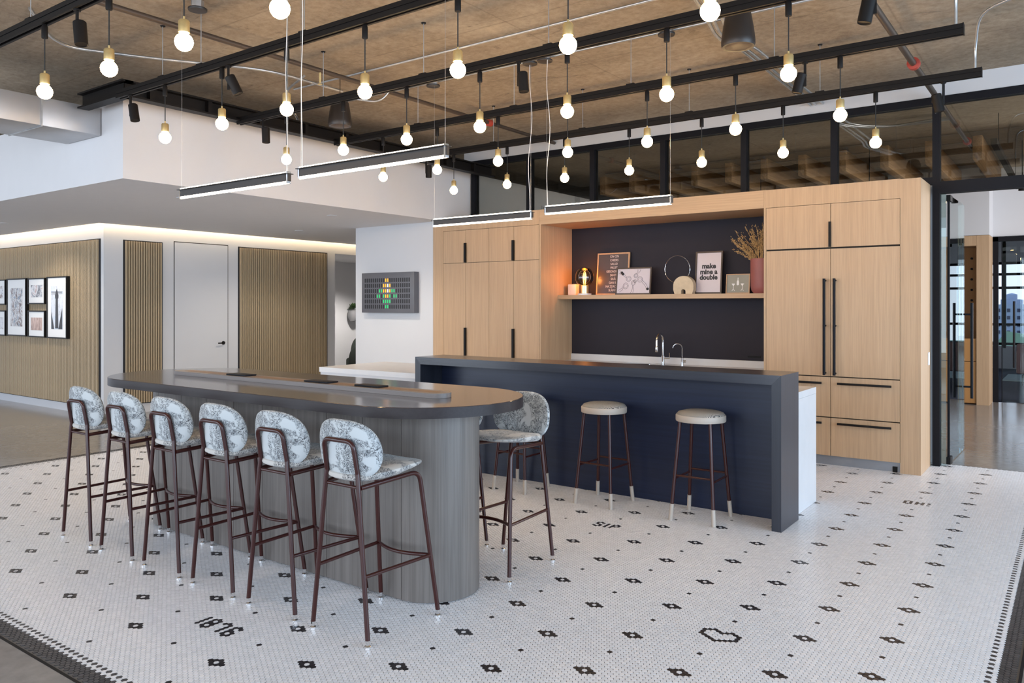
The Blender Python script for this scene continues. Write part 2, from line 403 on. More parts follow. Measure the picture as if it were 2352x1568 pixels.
WSIP = [(0,6),(1,7),(2,6),(0,4),(1,3),(2,2),(2,0),(1,-1),(0,0),(4,0),(4,2),(4,4),(4,6),(6,0),(6,2),(6,4),(6,6),(7,7),(8,6),(8,4),(7,3)]
WOH = [(0,0),(0,2),(0,4),(0,6),(1,7),(1,-1),(2,0),(2,2),(2,4),(2,6),(4,0),(4,2),(4,4),(4,6),(5,3),(6,0),(6,2),(6,4),(6,6),(8,6),(8,4),(8,0)]
for word, c0_, r0_ in ((W1876, -54, -10), (WSIP, -20, 98), (WOH, 60, 179)):
    for c_, h_ in word: black[(c0_+c_, r0_+(h_-(c_ % 2))//2)] = 1
# ---- tiles
def hexring(x, y, s, z):
    R = PY/math.sqrt(3)*s
    kx = SX/(PY*math.sqrt(3)/2)
    return [(x+R*math.cos(PI/3*i)*kx, y+R*math.sin(PI/3*i), z) for i in range(6)]
def hexmesh(name, mat_):
    b_ = MB(); b_.v = hexring(0, 0, .865, 0)+hexring(0, 0, .905, -.003)+hexring(0, 0, .905, -.004)
    b_.f = [tuple(range(6))]+[(6+i, 6+(i+1) % 6, (i+1) % 6, i) for i in range(6)]+[(12+i, 12+(i+1) % 6, 6+(i+1) % 6, 6+i) for i in range(6)]
    me = bpy.data.meshes.new(name); me.from_pydata(b_.v, [], b_.f); me.materials.append(M[mat_]); return me
tiles = []
cth, sth = math.cos(math.radians(36)), math.sin(math.radians(36))
c0 = math.ceil((TX0-FX)/SX+.4); c1 = math.floor((TX1-FX)/SX-.4)
CR = round((-.315-FX)/SX); RB = round((1.655-FY)/PY); CL = c0+6
for c in range(c0, c1+1):
    x = FX+c*SX; off = .5 if c % 2 else 0
    r0 = math.ceil((TY0-FY)/PY-off+.45); r1 = math.floor((TY1-FY)/PY-off-.45)
    for r in range(r0, r1+1):
        y = FY+(r+off)*PY
        d = -x*sth+y*cth; rt = x*cth+y*sth
        if d < .8 or abs(rt/d) > .78: continue
        if -5.42 < x < -2.68 and 3.02 < y < 3.37: continue          # under the table base
        if -6.3 < x < -1.75 and 5.80 < y < 6.25: continue           # under the counter block
        col = 0
        if (c, r) in black: col = 1
        if c >= CR+2 or r <= RB-2-(0 if c % 2 else 0) or c <= CL-3: col = 2
        elif (c == CR and r % 2 == 0 and r > RB) or (r == RB and c % 2 == 0 and c < CR) or (c == CL and r % 2 == 0 and r > RB): col = 2
        vis = abs(rt/d) < .66 and (701+1.53/d*1797) < 1580
        tiles.append((d if vis else d+3, x, y, col))
tiles.sort()
hm = [hexmesh('hex_tile_white', 'tile_white'), hexmesh('hex_tile_black', 'tile_black'), hexmesh('hex_tile_charcoal', 'tile_dark')]
for d, x, y, col in tiles[:300]:
    o = bpy.data.objects.new('hex_tile', hm[col]); C.objects.link(o); o.parent = flo; o.location = Vector((x, y, 0))-flo.location
V = []; Fc = []; MI = []
L0 = flo.location
for d, x, y, col in tiles[300:]:
    n0 = len(V); near_ = True
    V += [(a-L0.x, b-L0.y, z-L0.z) for a, b, z in hexring(x, y, .865 if near_ else .915, 0)]
    Fc.append(tuple(range(n0, n0+6))); MI.append(col)
    if near_:
        V += [(a-L0.x, b-L0.y, z-L0.z) for a, b, z in hexring(x, y, .905, -.003)]
        for i in range(6): Fc.append((n0+6+i, n0+6+(i+1) % 6, n0+(i+1) % 6, n0+i)); MI.append(col)
me = bpy.data.meshes.new('tile_field'); me.from_pydata(V, [], Fc)
for k in ('tile_white', 'tile_black', 'tile_dark'): me.materials.append(M[k])
me.polygons.foreach_set('material_index', MI)
o = bpy.data.objects.new('tile_field', me); C.objects.link(o); o.parent = flo; o['kind'] = 'stuff'

# ---- ceilings and walls
struct('ceiling', B(-18, 6, -5, 14.7, 3.712, 3.85), 'ceiling')
struct('ceiling', B(-8, 6, 14.7, 23, 3.1, 3.2), 'black')
sof = MB(); sof.box(-18, -6.84, 3.57, 5.30, 2.655, 3.36); sof.box(-10.78, -6.84, 5.30, 8.6, 2.655, 3.36); sof.box(-10.78, -7.0, 8.6, 16, 2.655, 3.36); sof.box(-18, -10.78, 5.30, 16, 2.83, 3.36)
struct('ceiling', sof, 'ceil_paint')
far = MB(); far.box(-7.0, -6.84, 8.6, 14.1, 0, 3.36); struct('wall_far_left', far, 'paint')
struct('wall_screen', B(-8.517, -7.02, 7.862, 8.60, 0, 2.655), 'paint')
# core walls with slat panels
XC, YC = -10.9, 5.42
core = MB(); core.box(-18, XC, YC, 9.56, 0, 2.828)
cw = struct('wall_core', core, 'paint')
cb = MB(); cb.box(-18, -10.80, 5.302, 5.318, 2.70, 2.72); cb.box(-10.798, -10.782, 5.32, 12.5, 2.70, 2.72)
struct('trim_5', cb, 'cove')
struct('wall_hall_header', B(-18, XC, 9.56, 14, 2.47, 2.828), 'paint')
struct('wall_hall_end', B(-13.4, -12.9, 9.0, 15, 0, 2.66), 'paint')
hw = MB(); hw.box(-12.8, -8.5, 13.2, 13.35, 0, 2.66); struct('wall_hall_back', hw, 'paint')
def slats(name, axis, a0, a1, z0, z1, pitch, fixed):
    b_ = MB()
    if axis == 'x': b_.box(a0, a1, fixed-.012, fixed+.01, z0, z1)
    else: b_.box(fixed-.01, fixed+.012, a0, a1, z0, z1)
    p = part('slat_panel_backing', b_, 'slatback', cw, kind=None)
    n = int((a1-a0-.02)/pitch); me = None
    for i in range(n):
        a = a0+.014+pitch*(i+.5)
        if me is None:
            q = MB()
            if axis == 'x': q.box(-pitch*.28, pitch*.28, -.030, 0, 0, z1-z0-.03)
            else: q.box(0, .030, -pitch*.28, pitch*.28, 0, z1-z0-.03)
            me = mesh_from(q, 'slat', 'slat', False)
        o = bpy.data.objects.new('slat', me); C.objects.link(o); o.parent = cw
        o.location = Vector((a, fixed-.012, z0+.015) if axis == 'x' else (fixed+.012, a, z0+.015))-cw.location
slats('left', 'x', -15.6, -10.98, .115, 2.462, .0355, YC)
slats('mid', 'y', 5.69, 6.27, .13, 2.46, .0363, XC)
slats('right', 'y', 7.545, 9.372, .13, 2.475, .0363, XC)
# flush white door
dr = struct('door_1', MB().box(XC-.03, XC+.006, 6.462, 7.356, .01, 2.475), 'paint')
gp = MB(); gp.box(XC-.02, XC+.003, 6.450, 6.460, 0, 2.488); gp.box(XC-.02, XC+.003, 7.358, 7.366, 0, 2.488); gp.box(XC-.02, XC+.003, 6.450, 7.366, 2.477, 2.488)
part('door_gap', gp, 'reveal', dr)
hd = MB(); hd.lathe([(.028, 0), (.028, .012)], (XC+.006, 7.275, .948), 20, (1, 0, 0)); hd.tube([(XC+.012, 7.275, .948), (XC+.05, 7.275, .948), (XC+.052, 7.16, .948)], .009, 10)
part('door_handle', hd, 'black', dr)
# hall downlights
for i, (x, y) in enumerate([(-7.563, 4.577), (-7.55, 6.575), (-9.454, 7.595), (-11.86, 4.547)]):
    t = thing('ceiling_light', (x, y, 2.65), ['round recessed ceiling light in the soffit, just below the left linear lamp', 'round recessed ceiling light in the soffit, above the wall display', 'small recessed ceiling light near the right slatted panel', 'recessed ceiling light at the far left edge of the soffit'][i], 'ceiling light', 'recessed lights in the white soffit')
    part('trim_ring', MB().lathe([(.045, 2.649), (.062, 2.649), (.062, 2.655), (.045, 2.655)], (x, y, 0), 24), 'paint', t)
    part('lens', MB().lathe([(.045, 2.6495), (.045, 2.654)], (x, y, 0), 24), 'downlight', t)
    l = bpy.data.lights.new('hall_beam', 'SPOT'); l.energy = 75; l.spot_size = 2.5; l.spot_blend = .7; l.color = (1, .88, .72); l.shadow_soft_size = .05
    q = bpy.data.objects.new('hall_beam', l); C.objects.link(q); q.parent = t; q.location = (0, 0, -.02)
l = bpy.data.lights.new('hall_end_fill', 'SPOT'); l.energy = 260; l.spot_size = 2.4; l.spot_blend = .6; l.color = (1, .94, .88); l.shadow_soft_size = .1  # fill spot and lens below, added to brighten the hallway's back walls
t = thing('ceiling_light', (-11.6, 11.0, 2.46), 'added fill light inside the hallway opening', 'ceiling light'); part('lens', MB().lathe([(.045, 2.462), (.045, 2.469)], (-11.6, 11.0, 0), 24), 'downlight', t)
q = bpy.data.objects.new('hall_end_fill', l); C.objects.link(q); q.parent = t; q.location = (0, 0, -.02)
# steel channel along the soffit
fr = MB()
for z0, z1 in ((3.27, 3.285), (3.39, 3.405)):
    fr.box(-6.50, -6.40, 3.36, 8.42, z0, z1); fr.box(-7.16, -6.40, 3.33, 3.43, z0, z1)
fr.box(-6.47, -6.46, 3.38, 8.42, 3.285, 3.39); fr.box(-7.16, -6.46, 3.375, 3.385, 3.285, 3.39)
y = 3.6
while y < 8.4: fr.box(-6.49, -6.41, y-.02, y+.02, 3.285, 3.39); y += .55
struct('trim_6', fr, 'black')
# ductwork
dt = thing('air_duct', (-7.53, 2.4, 3.077), 'rectangular galvanised air duct above the white soffit at the left', 'duct')
for i, (a, b_) in enumerate([(3.56, 3.06), (3.055, 2.3), (2.295, 1.3), (1.295, .2)]):
    part('duct_section', B(-7.854, -7.212, b_, a, 3.077, 3.323, c=.004), 'duct', dt)
for y in (3.0575, 2.2975, 1.2975): part('duct_flange', B(-7.862, -7.204, y-.006, y+.006, 3.069, 3.331), 'galv', dt)
# glazed transom wall
GY0, GY1 = 8.42, 8.52
head = MB(); head.box(-6.84, 5.5, GY0, GY1, 3.455, 3.525); w1 = struct('window_1', head, 'frame')
struct('wall_back', B(-6.95, 5.5, GY0+.01, GY1-.01, 3.525, 3.712), 'paint')
MX = [-6.785, -5.855, -4.895, -3.945, -2.985, -2.045, -1.115]
for x in MX:
    z0 = 2.70 if x < -1.2 else 0.0
    part('mullion', B(x-.032, x+.032, GY0, GY1, z0, 3.455), 'frame', w1)
part('mullion', B(.9, .964, GY0, GY1, 0, 3.455), 'frame', w1)
part('sill_rail', B(-6.84, -1.147, GY0, GY1, 2.695, 2.76), 'frame', w1)
part('transom_rail', B(-1.083, .9, GY0, GY1, 2.60, 2.712), 'frame', w1)
for a, b_ in zip(MX, MX[1:]): part('pane', B(a+.032, b_-.032, 8.466, 8.474, 2.76, 3.455), 'glass', w1)
part('pane', B(MX[-1]+.032, .9, 8.466, 8.474, 2.712, 3.455), 'glass', w1)
part('pane', B(.964, 5.5, 8.466, 8.474, 0, 3.455), 'glass', w1)
nb = MB(); nb.box(-7.02, -1.16, 8.60, 8.66, 0, 2.695); struct('wall_niche', nb, 'paint')
# sidelight and pivoting glass door
part('sidelight_pane', B(-1.083, -1.035, 8.466, 8.474, 0, 2.60), 'dglass', w1)
d2 = thing('door_2', (-1.03, 8.60, 0), kind='structure')
a_ = math.radians(1.5)
def leafbox(l0, l1, t0, t1, z0, z1, c=0):
    m_ = B(l0, l1, t0, t1, z0, z1, c=c); m_.v = [(-1.03+p[0]*math.sin(a_)-p[1]*math.cos(a_)*-1, 8.60+p[0]*math.cos(a_)-p[1]*math.sin(a_), p[2]) for p in m_.v]; return m_
part('door_leaf', leafbox(.0, .96, -.006, .006, .01, 2.60), 'dglass', d2)
part('leaf_edge', leafbox(-.012, .002, -.01, .01, .01, 2.60), 'frame', d2)
part('pivot_patch', leafbox(-.02, .10, -.018, .018, .0, .07), 'black', d2); part('pivot_patch', leafbox(-.02, .10, -.018, .018, 2.54, 2.60), 'black', d2)
for sgn in (-1, 1):
    hb = MB(); hb.tube([(-1.005+sgn*.085, 9.46, .56), (-1.005+sgn*.085, 9.46, 1.56)], .014, 12)
    for z in (.68, 1.44): hb.tube([(-1.005+sgn*.008, 9.46, z), (-1.005+sgn*.085, 9.46, z)], .010, 8)
    part('pull_handle', hb, 'frame', d2)
# room beyond
struct('wall_far', B(-7, -1.96, 14.0, 14.1, 0, 3.712), 'paint')
struct('wall_far', MB().box(-1.96, -1.13, 14.0, 14.1, 2.62, 3.712).box(-1.2, -1.13, 14.1, 14.6, 2.62, 3.712), 'paint')
struct('wall_far', B(-1.13, 5.5, 14.6, 14.7, 2.63, 3.712), 'paint'); struct('wall_far', B(1.2, 5.5, 14.6, 14.7, 0, 2.62), 'paint')
struct('wall_far_right', B(5.5, 5.6, 8.5, 9.0, 0, 3.712), 'paint')
lk = thing('locker_cabinet', (-1.45, 14.2, 0), 'pale wood locker unit with an amber niche in the far room', 'cabinet')
part('end_panel', B(-1.30, -1.13, 14.0, 14.56, 0, 2.615), 'oak', lk)
part('header', B(-1.95, -1.302, 14.0, 14.5, 2.46, 2.615), 'oak', lk)
part('back_panel', B(-1.95, -1.302, 14.42, 14.5, 0, 2.458), 'orange', lk)
for k, (z0, z1) in enumerate([(.02, .66), (.67, 1.02)]): part('door', B(-1.95, -1.305, 14.02, 14.06, z0, z1), 'orange', lk)
for k in range(8): part('peg', MB().lathe([(.018, 0), (.018, .03)], (-1.40, 14.40, 1.12+k*.166), 12, (0, -1, 0)), 'black', lk)
d3 = thing('door_3', (-1.09, 14.62, 0), kind='structure')
part('jamb', B(-1.125, -1.055, 14.56, 14.66, 0, 2.62), 'frame', d3); part('jamb', B(1.1, 1.17, 14.56, 14.66, 0, 2.62), 'frame', d3)
part('head_rail', B(-1.125, 1.17, 14.56, 14.66, 2.55, 2.62), 'frame', d3)
part('door_leaf', B(-1.0, -.1, 14.60, 14.61, .01, 2.54), 'cglass', d3); part('leaf_edge', B(-1.012, -1.0, 14.59, 14.62, .01, 2.54), 'frame', d3)
hb = MB(); hb.tube([(-.84, 14.52, .56), (-.84, 14.52, 1.60)], .016, 8); hb.tube([(-.84, 14.52, 1.46), (-.84, 14.60, 1.46)], .01, 8); hb.tube([(-.84, 14.52, .70), (-.84, 14.60, .70)], .01, 8); part('pull_handle', hb, 'frame', d3)
# far window wall
w2 = thing('window_2', (-.5, 22.6, 0), kind='structure')
part('sill_wall', B(-3, 5, 22.5, 22.7, 0, .55), 'paint', w2)
for z in (.60, 1.075, 1.97, 2.30, 2.57): part('rail', B(-3, 5, 22.55, 22.62, z-.03, z+.03), 'frame', w2)
for x in (-2.75, -1.51, -.27, .97, 2.21): part('mullion', B(x-.04, x+.04, 22.5, 22.66, .5, 3.1), 'frame', w2)
part('pane', B(-3, 5, 22.58, 22.59, .58, 2.56), 'cglass', w2); part('head_wall', B(-3, 5, 22.5, 22.7, 2.60, 3.1), 'paint', w2)
struct('wall_lounge', B(-7, -3, 22.5, 22.7, 0, 3.1), 'paint'); struct('wall_lounge_side', B(-3.1, -3, 14.7, 22.5, 0, 3.1), 'paint')
# timber beams beyond the glass
for i in range(13):
    x = -6.3+.5255*i+.02
    top('timber_beam', B(x-.052, x+.052, 11.15, 13.99, 3.34, 3.625, c=.004), 'beam', '%s timber ceiling beam from the left behind the transom glass' % (ORD+['eighth', 'ninth', 'tenth', 'eleventh', 'twelfth', 'thirteenth'])[i], 'beam', 'timber beams hung under the ceiling of the far room')

# ================================================================ KITCHEN WALL
FYC = 7.86
def pull(mb, x, y, z0, z1, axis='z', r=.009, off=.03):
    if axis == 'z': mb.box(x-r, x+r, y-off-.006, y-off+.006, z0, z1)
    else: mb.box(z0, z1, y-off-.006, y-off+.006, x-r, x+r)
    return mb
pc = thing('pantry_cabinet', (-6.15, 8.2, 0), 'tall pale oak pantry cabinet with four upper and four lower doors', 'cabinet')
pcb = MB(); pcb.box(-7.016, -6.842, FYC, 8.59, 0, 2.692); pcb.box(-6.842, -5.303, FYC, 8.59, 2.515, 2.692)
part('carcass', pcb, 'oak', pc)
part('cabinet_back', B(-6.842, -5.302, FYC+.03, 8.58, 0.02, 2.515), 'reveal', pc)
xs = [-6.839, -6.453, -6.073, -5.686, -5.304]
for k in range(4):
    part('upper_door', B(xs[k]+.002, xs[k+1]-.002, FYC, FYC+.022, 2.091, 2.511), 'oak', pc)
    part('lower_door', B(xs[k]+.002, xs[k+1]-.002, FYC, FYC+.022, .10, 2.086), 'oak', pc)
for x in (xs[1], xs[3]):
    part('edge_pull', B(x-.014, x+.014, FYC-.028, FYC, 2.092, 2.343), 'black', pc); part('edge_pull', B(x-.014, x+.014, FYC-.028, FYC, .80, 1.245), 'black', pc)
ns = thing('niche_surround', (-3.93, 8.2, 0), 'pale oak header bridging the kitchen niche above the shelf', 'panel')
part('header_panel', B(-5.302, -2.579, FYC, 8.58, 2.512, 2.692), 'oakh', ns)
part('return_panel', B(-5.302, -5.281, FYC+.002, 8.595, 0, 2.512), 'oak', ns)
bsp = top('backsplash', B(-5.28, -2.58, 8.575, 8.598, .922, 2.511), 'splash', 'matt charcoal backsplash panel filling the kitchen niche', 'backsplash')
ct = thing('sink_counter', (-3.9, 8.2, 0), 'white quartz sink counter under the charcoal backsplash', 'counter')
part('cabinet_front', B(-5.27, -2.585, 7.98, 8.57, 0, .80), 'oak', ct)
part('countertop', B(-5.28, -2.58, 7.94, 8.57, .801, .842), 'quartz', ct)
part('upstand', B(-5.28, -2.58, 8.555, 8.574, .843, .921), 'quartz', ct)
sk = MB(); sk.box(-4.35, -4.02, 8.12, 8.40, .843, .858, c=.004)
top('drying_tray', sk, 'chrome', 'low metal drying tray on the white counter left of the tap', 'tray')
fa = thing('kitchen_tap', (-3.93, 8.40, .842), 'tall chrome gooseneck kitchen tap at the sink', 'tap')
part('body', MB().lathe([(.026, .842), (.026, .85), (.020, .855), (.020, .95), (.014, .955)], (-3.93, 8.40, 0), 20), 'chrome', fa)
arc = [(-3.93, 8.40, .95), (-3.93, 8.40, 1.10)]+[(-3.93, 8.40-.085+.085*math.cos(t), 1.12+.085*math.sin(t)) for t in [PI*i/10 for i in range(11)]]+[(-3.93, 8.23, 1.06)]
part('spout', MB().tube(arc, .013, 12), 'chrome', fa)
part('spray_head', MB().lathe([(.014, 1.0), (.017, 1.01), (.017, 1.06), (.013, 1.07)], (-3.93, 8.23, 0), 16), 'chrome', fa)
part('lever', MB().tube([(-3.912, 8.40, .92), (-3.85, 8.40, .92), (-3.85, 8.40, .985)], .006, 8), 'chrome', fa)
fb = thing('water_tap', (-3.70, 8.42, .842), 'small slim chrome water tap right of the tall one', 'tap')
part('body', MB().lathe([(.016, .842), (.016, .93), (.008, .935)], (-3.70, 8.42, 0), 16), 'chrome', fb)
arc = [(-3.70, 8.42, .93), (-3.70, 8.42, 1.03)]+[(-3.70-.045+.045*math.cos(t), 8.42-.03*(1-math.cos(t)), 1.045+.05*math.sin(t)) for t in [PI*i/8 for i in range(9)]]
part('spout', MB().tube(arc, .006, 8), 'chrome', fb)
part('lever', MB().tube([(-3.688, 8.42, .90), (-3.655, 8.42, .90)], .005, 8).tube([(-3.688, 8.42, .885), (-3.655, 8.42, .885)], .005, 8), 'chrome', fb)
# tall refrigerator block
fg = thing('refrigerator_cabinet', (-1.87, 8.2, 0), 'tall oak-panelled refrigerator cabinet with long dark handles', 'cabinet')
fcb = MB(); fcb.box(-2.578, -2.556, FYC, 8.59, 0, 2.692); fcb.box(-1.331, -1.162, FYC, 8.415, 0, 2.685); fcb.box(-2.556, -1.331, FYC, 8.415, 2.512, 2.690)
part('carcass', fcb, 'oak', fg)
part('cabinet_back', B(-2.556, -1.331, FYC+.035, 8.41, .09, 2.512), 'reveal', fg)
for a, b_ in ((-2.553, -1.939), (-1.934, -1.334)):
    part('upper_door', B(a, b_, FYC, FYC+.025, 2.092, 2.508), 'oak', fg)
    part('refrigerator_door', B(a, b_, FYC, FYC+.03, .856, 2.076), 'oak', fg)
    for z0, z1 in ((.466, .846), (.095, .456)): 
        dd = part('drawer', B(a, b_, FYC, FYC+.03, z0, z1), 'oak', fg)
        xm = (a+b_)/2; zz = .79 if z0 > .3 else .408
        part('drawer_pull', MB().box(xm-.235, xm+.235, FYC-.045, FYC-.030, zz-.010, zz+.010, c=.002).box(xm-.22, xm-.205, FYC-.03, FYC, zz-.006, zz+.006).box(xm+.205, xm+.22, FYC-.03, FYC, zz-.006, zz+.006), 'black', dd)
part('edge_pull', B(-1.952, -1.932, FYC-.022, FYC, 2.094, 2.336), 'black', fg)
for x in (-1.984, -1.892):
    h_ = MB(); h_.tube([(x, FYC-.055, .868), (x, FYC-.055, 1.79)], .013, 14)
    for z in (.885, 1.339, 1.772): h_.tube([(x, FYC, z), (x, FYC-.055, z)], .009, 8)
    part('door_handle', h_, 'frame', fg)
part('toe_kick', B(-2.556, -1.333, FYC+.045, 8.40, .0, .088), 'grey_metal', fg)
part('foot', B(-1.40, -1.36, FYC+.03, FYC+.045, .0, .05), 'black', fg)
part('light_switch', B(-1.162, -1.155, 8.255, 8.33, .97, 1.09, c=.002), 'white', fg)

# shelf and what stands on it
SZ = 1.663
sh = thing('floating_shelf', (-3.93, 8.4, 1.612), 'floating pale oak shelf across the charcoal niche', 'shelf')
part('shelf_board', B(-5.279, -2.58, 8.24, 8.574, 1.612, SZ), 'oakh', sh)
cd = thing('candle', (-5.17, 8.42, SZ), 'short pale square candle at the left end of the shelf', 'candle')
part('wax', B(-5.215, -5.10, 8.37, 8.47, SZ, 1.80, c=.008), 'candle', cd); part('wick', MB().tube([(-5.157, 8.42, 1.80), (-5.157, 8.42, 1.812)], .002, 6), 'ink', cd)
lx, ly = -4.955, 8.345
lp = thing('table_lamp', (lx, ly, SZ), 'smoked glass dome lamp with glowing filament on the shelf', 'lamp')
part('base', MB().lathe([(.085, SZ), (.085, SZ+.018), (.08, SZ+.02)], (lx, ly, 0), 32), 'quartz', lp)
part('stem', MB().lathe([(.050, SZ+.02), (.050, SZ+.115), (.046, SZ+.12)], (lx, ly, 0), 28), 'brass', lp)
part('glass_dome', MB().lathe([(.05, SZ+.118), (.092, SZ+.14), (.116, SZ+.19), (.116, SZ+.23), (.105, SZ+.28), (.075, SZ+.32), (.03, SZ+.337), (.001, SZ+.338)], (lx, ly, 0), 32), 'smoke', lp)
part('bulb', MB().lathe([(.012, SZ+.12), (.018, SZ+.15), (.03, SZ+.19), (.03, SZ+.24), (.012, SZ+.285), (.001, SZ+.29)], (lx, ly, 0), 20), glass('bulb_glass', (.95, .85, .7), .02), lp)
part('filament', MB().tube([(lx-.010, ly, SZ+.14), (lx-.010, ly, SZ+.27)], .0035, 6).tube([(lx+.010, ly, SZ+.14), (lx+.010, ly, SZ+.27)], .0035, 6), 'filament', lp)
pl = bpy.data.lights.new('table_lamp_glow', 'POINT'); pl.energy = 5; pl.color = (1, .42, .12); pl.shadow_soft_size = .03
po = bpy.data.objects.new('lamp_glow', pl); C.objects.link(po); po.parent = lp; po.location = (0, 0, .22)
def leaning(name, x0, x1, h, ybase, lean, fw_, fm, pm, label, thick=.018, inner=.0, pmlabel=None):
    """a framed print leaning back; local x right, z up, then sheared back as a rigid tilt"""
    t = thing(name, ((x0+x1)/2, ybase, SZ), label, 'picture')
    W = x1-x0; f_ = MB()
    for a, b_, c_, d_ in ((-W/2, W/2, h-fw_, h), (-W/2, W/2, 0, fw_), (-W/2, -W/2+fw_, fw_, h-fw_), (W/2-fw_, W/2, fw_, h-fw_)): f_.box(a, b_, -thick, 0, c_, d_)
    pr = B(-W/2+fw_, W/2-fw_, -thick*.55, -.002, fw_, h-fw_)
    t.rotation_euler = (-lean, 0, 0)
    for n_, mb_, m_ in (('picture_frame', f_, fm), ('print', pr, pm)):
        o = bpy.data.objects.new(n_, mesh_from(mb_, n_, m_, False)); C.objects.link(o); o.parent = t
    return t, W, h, -thick*.55-.001
def locpart(name, mb, m, parent, **k):
    o = bpy.data.objects.new(name, mesh_from(mb, name, m)); C.objects.link(o); o.parent = parent; return props(o, **k)
def loctext(name, s, size, m, parent, loc, sx=1.0, bold=0.0):
    o = textobj(name, s, size, m, parent, (0, 0, 0), (PI/2, 0, 0), .0004, 'CENTER', bold, sx); o.location = loc; return o
t, W, h, yf = leaning('framed_print', -4.875, -4.43, .52, 8.50, .10, .017, 'oakframe', 'darkprint', 'tall dark print of toasts in a thin oak frame')
M['cream_ink'] = plain('cream_ink', (.62, .52, .50), .5)
for i, s_ in enumerate(['CIN CIN', 'CHEERS', 'SALUD', 'PROST', 'GESONDHEID', 'SANTÉ', 'SKÅL', 'GAN BEI', 'NA ZDROWIE', 'SLÁINTE']):
    loctext('lettering', s_, .040, 'cream_ink', t, (0.01, yf, .475-i*.0465), .82, .0006)
t, W, h, yf = leaning('framed_print', -4.55, -4.085, .325, 8.40, .12, .016, 'walnut', 'print_grey', 'landscape line drawing of clinking glasses in a dark frame')
ln = MB()
for cx_, cz_, r_ in ((-.065, .19, .032), (.0, .14, .028), (.085, .18, .034), (.03, .225, .026), (-.10, .105, .036), (.02, .16, .02)):
    ln.tube([(cx_+r_*math.cos(2*PI*i/18), yf, cz_+r_*math.sin(2*PI*i/18)) for i in range(19)], .0014, 5)
    ln.tube([(cx_+r_*.6*math.cos(2*PI*i/12), yf, cz_+r_*.6*math.sin(2*PI*i/12)) for i in range(13)], .0012, 5)
for a, b_ in (((-.2, .30), (-.09, .21)), ((-.18, .03), (-.13, .08)), ((.05, .30), (.035, .25)), ((.18, .06), (.11, .15)), ((0, .02), (.0, .11)), ((-.2, .26), (-.10, .20)), ((.09, .30), (.05, .25)), ((-.03, .02), (-.01, .11)), ((.19, .09), (.115, .17)), ((-.2, .05), (-.13, .10))):
    ln.tube([(a[0], yf, a[1]), ((a[0]+b_[0])/2+.01, yf, (a[1]+b_[1])/2), (b_[0], yf, b_[1])], .0013, 5)
for a in ((-.16, .265), (-.145, .25), (.19, .065)): ln.sphere((a[0], yf, a[1]), .017, 10, 6)
locpart('line_drawing', ln, 'ink', t, kind=None)
rg = top('metal_ring', MB().tube([(-3.77+.155*math.cos(2*PI*i/48), 8.44, 1.953+.155*math.sin(2*PI*i/48)) for i in range(49)], .0035, 8, False), 'chrome', 'thin silver ring standing upright behind the stone arch', 'ornament')
ar = []
for i in range(25):
    t_ = PI*i/24; ar.append((.122*math.cos(t_)*(1 if abs(math.cos(t_)) < 1 else 1), .095+.11*math.sin(t_)))
out = [(.105, 0)]+[(.122, .05)]+ar[0:]+[(-.122, .05), (-.105, 0)]+[(-.028, 0), (-.028, .03)]+[(-.028*math.cos(PI*i/8), .03+.026*math.sin(PI*i/8)) for i in range(1, 8)]+[(.028, .03), (.028, 0)]
m_ = MB(); m_.prism(out, -.04, .04); m_.v = [(-3.645+p[0], 8.36+p[2], SZ+p[1]) for p in m_.v]
top('arch_ornament', m_, 'stone', 'sand coloured stone arch ornament with a tiny opening', 'ornament')
t, W, h, yf = leaning('framed_print', -3.56, -3.24, .485, 8.45, .10, .018, 'walnut', 'print_grey', 'upright dark framed print reading make mine a double')
for s_, z in (('make', .315), ('mine a', .250), ('double', .187)): loctext('lettering', s_, .076, 'ink', t, (0, yf, z), 1.0, .0035)
t, W, h, yf = leaning('framed_print', -3.165, -2.90, .215, 8.38, .10, .010, 'oakframe', 'sage', 'small sage green print with cocktail drawing in oak frame')
g_ = MB(); g_.lathe([(.004, .175), (.004, .15), (.014, .13), (.014, .095), (.001, .09)], (0, yf, 0), 12)
g_.v = [(p[0], yf-.001+(p[1]-yf)*.1, p[2]) for p in g_.v]
for sx_ in (-1, 1):
    q = MB(); q.lathe([(.001, .08), (.018, .105), (.02, .11), (.001, .10)], (sx_*.05, yf, 0), 12); q.tube([(sx_*.05, yf, .08), (sx_*.05, yf, .05)], .003, 6); q.tube([(sx_*.05-.014, yf, .03), (sx_*.05, yf, .055), (sx_*.05+.014, yf, .03)], .003, 6)
    q.v = [(p[0], yf-.001+(p[1]-yf)*.1, p[2]) for p in q.v]; g_.add(q.v, q.f)
locpart('drawing', g_, 'white', t)
vs = thing('plant_vase', (-2.76, 8.37, SZ), 'dusty rose ribbed vase holding dried pampas grass', 'vase')
vx, vy = -2.765, 8.37; vm = MB(); NN = 72; rings = [(.085, 0), (.108, .03), (.116, .08), (.118, .20), (.118, .372), (.108, .372), (.105, .20)]
vv = []
for k, (r_, z) in enumerate(rings):
    for j in range(NN):
        rr = r_*(1+(.012*math.cos(j*PI) if 1 < k < 5 else 0)); vv.append((vx+rr*math.cos(2*PI*j/NN), vy+rr*math.sin(2*PI*j/NN), SZ+z))
ff = [tuple(reversed(range(NN)))]
for k in range(len(rings)-1):
    for j in range(NN): ff.append((k*NN+j, k*NN+(j+1) % NN, (k+1)*NN+(j+1) % NN, (k+1)*NN+j))
ff.append(tuple(range((len(rings)-1)*NN, len(rings)*NN))); vm.add(vv, ff); part('vase_body', vm, 'terracotta', vs)
gr = thing('dried_grass', (vx, vy, SZ+.2), 'bunch of dried golden pampas stems leaning out of the rose vase', 'dried grass')
rnd = random.Random(3); stems = MB(); plume = MB()
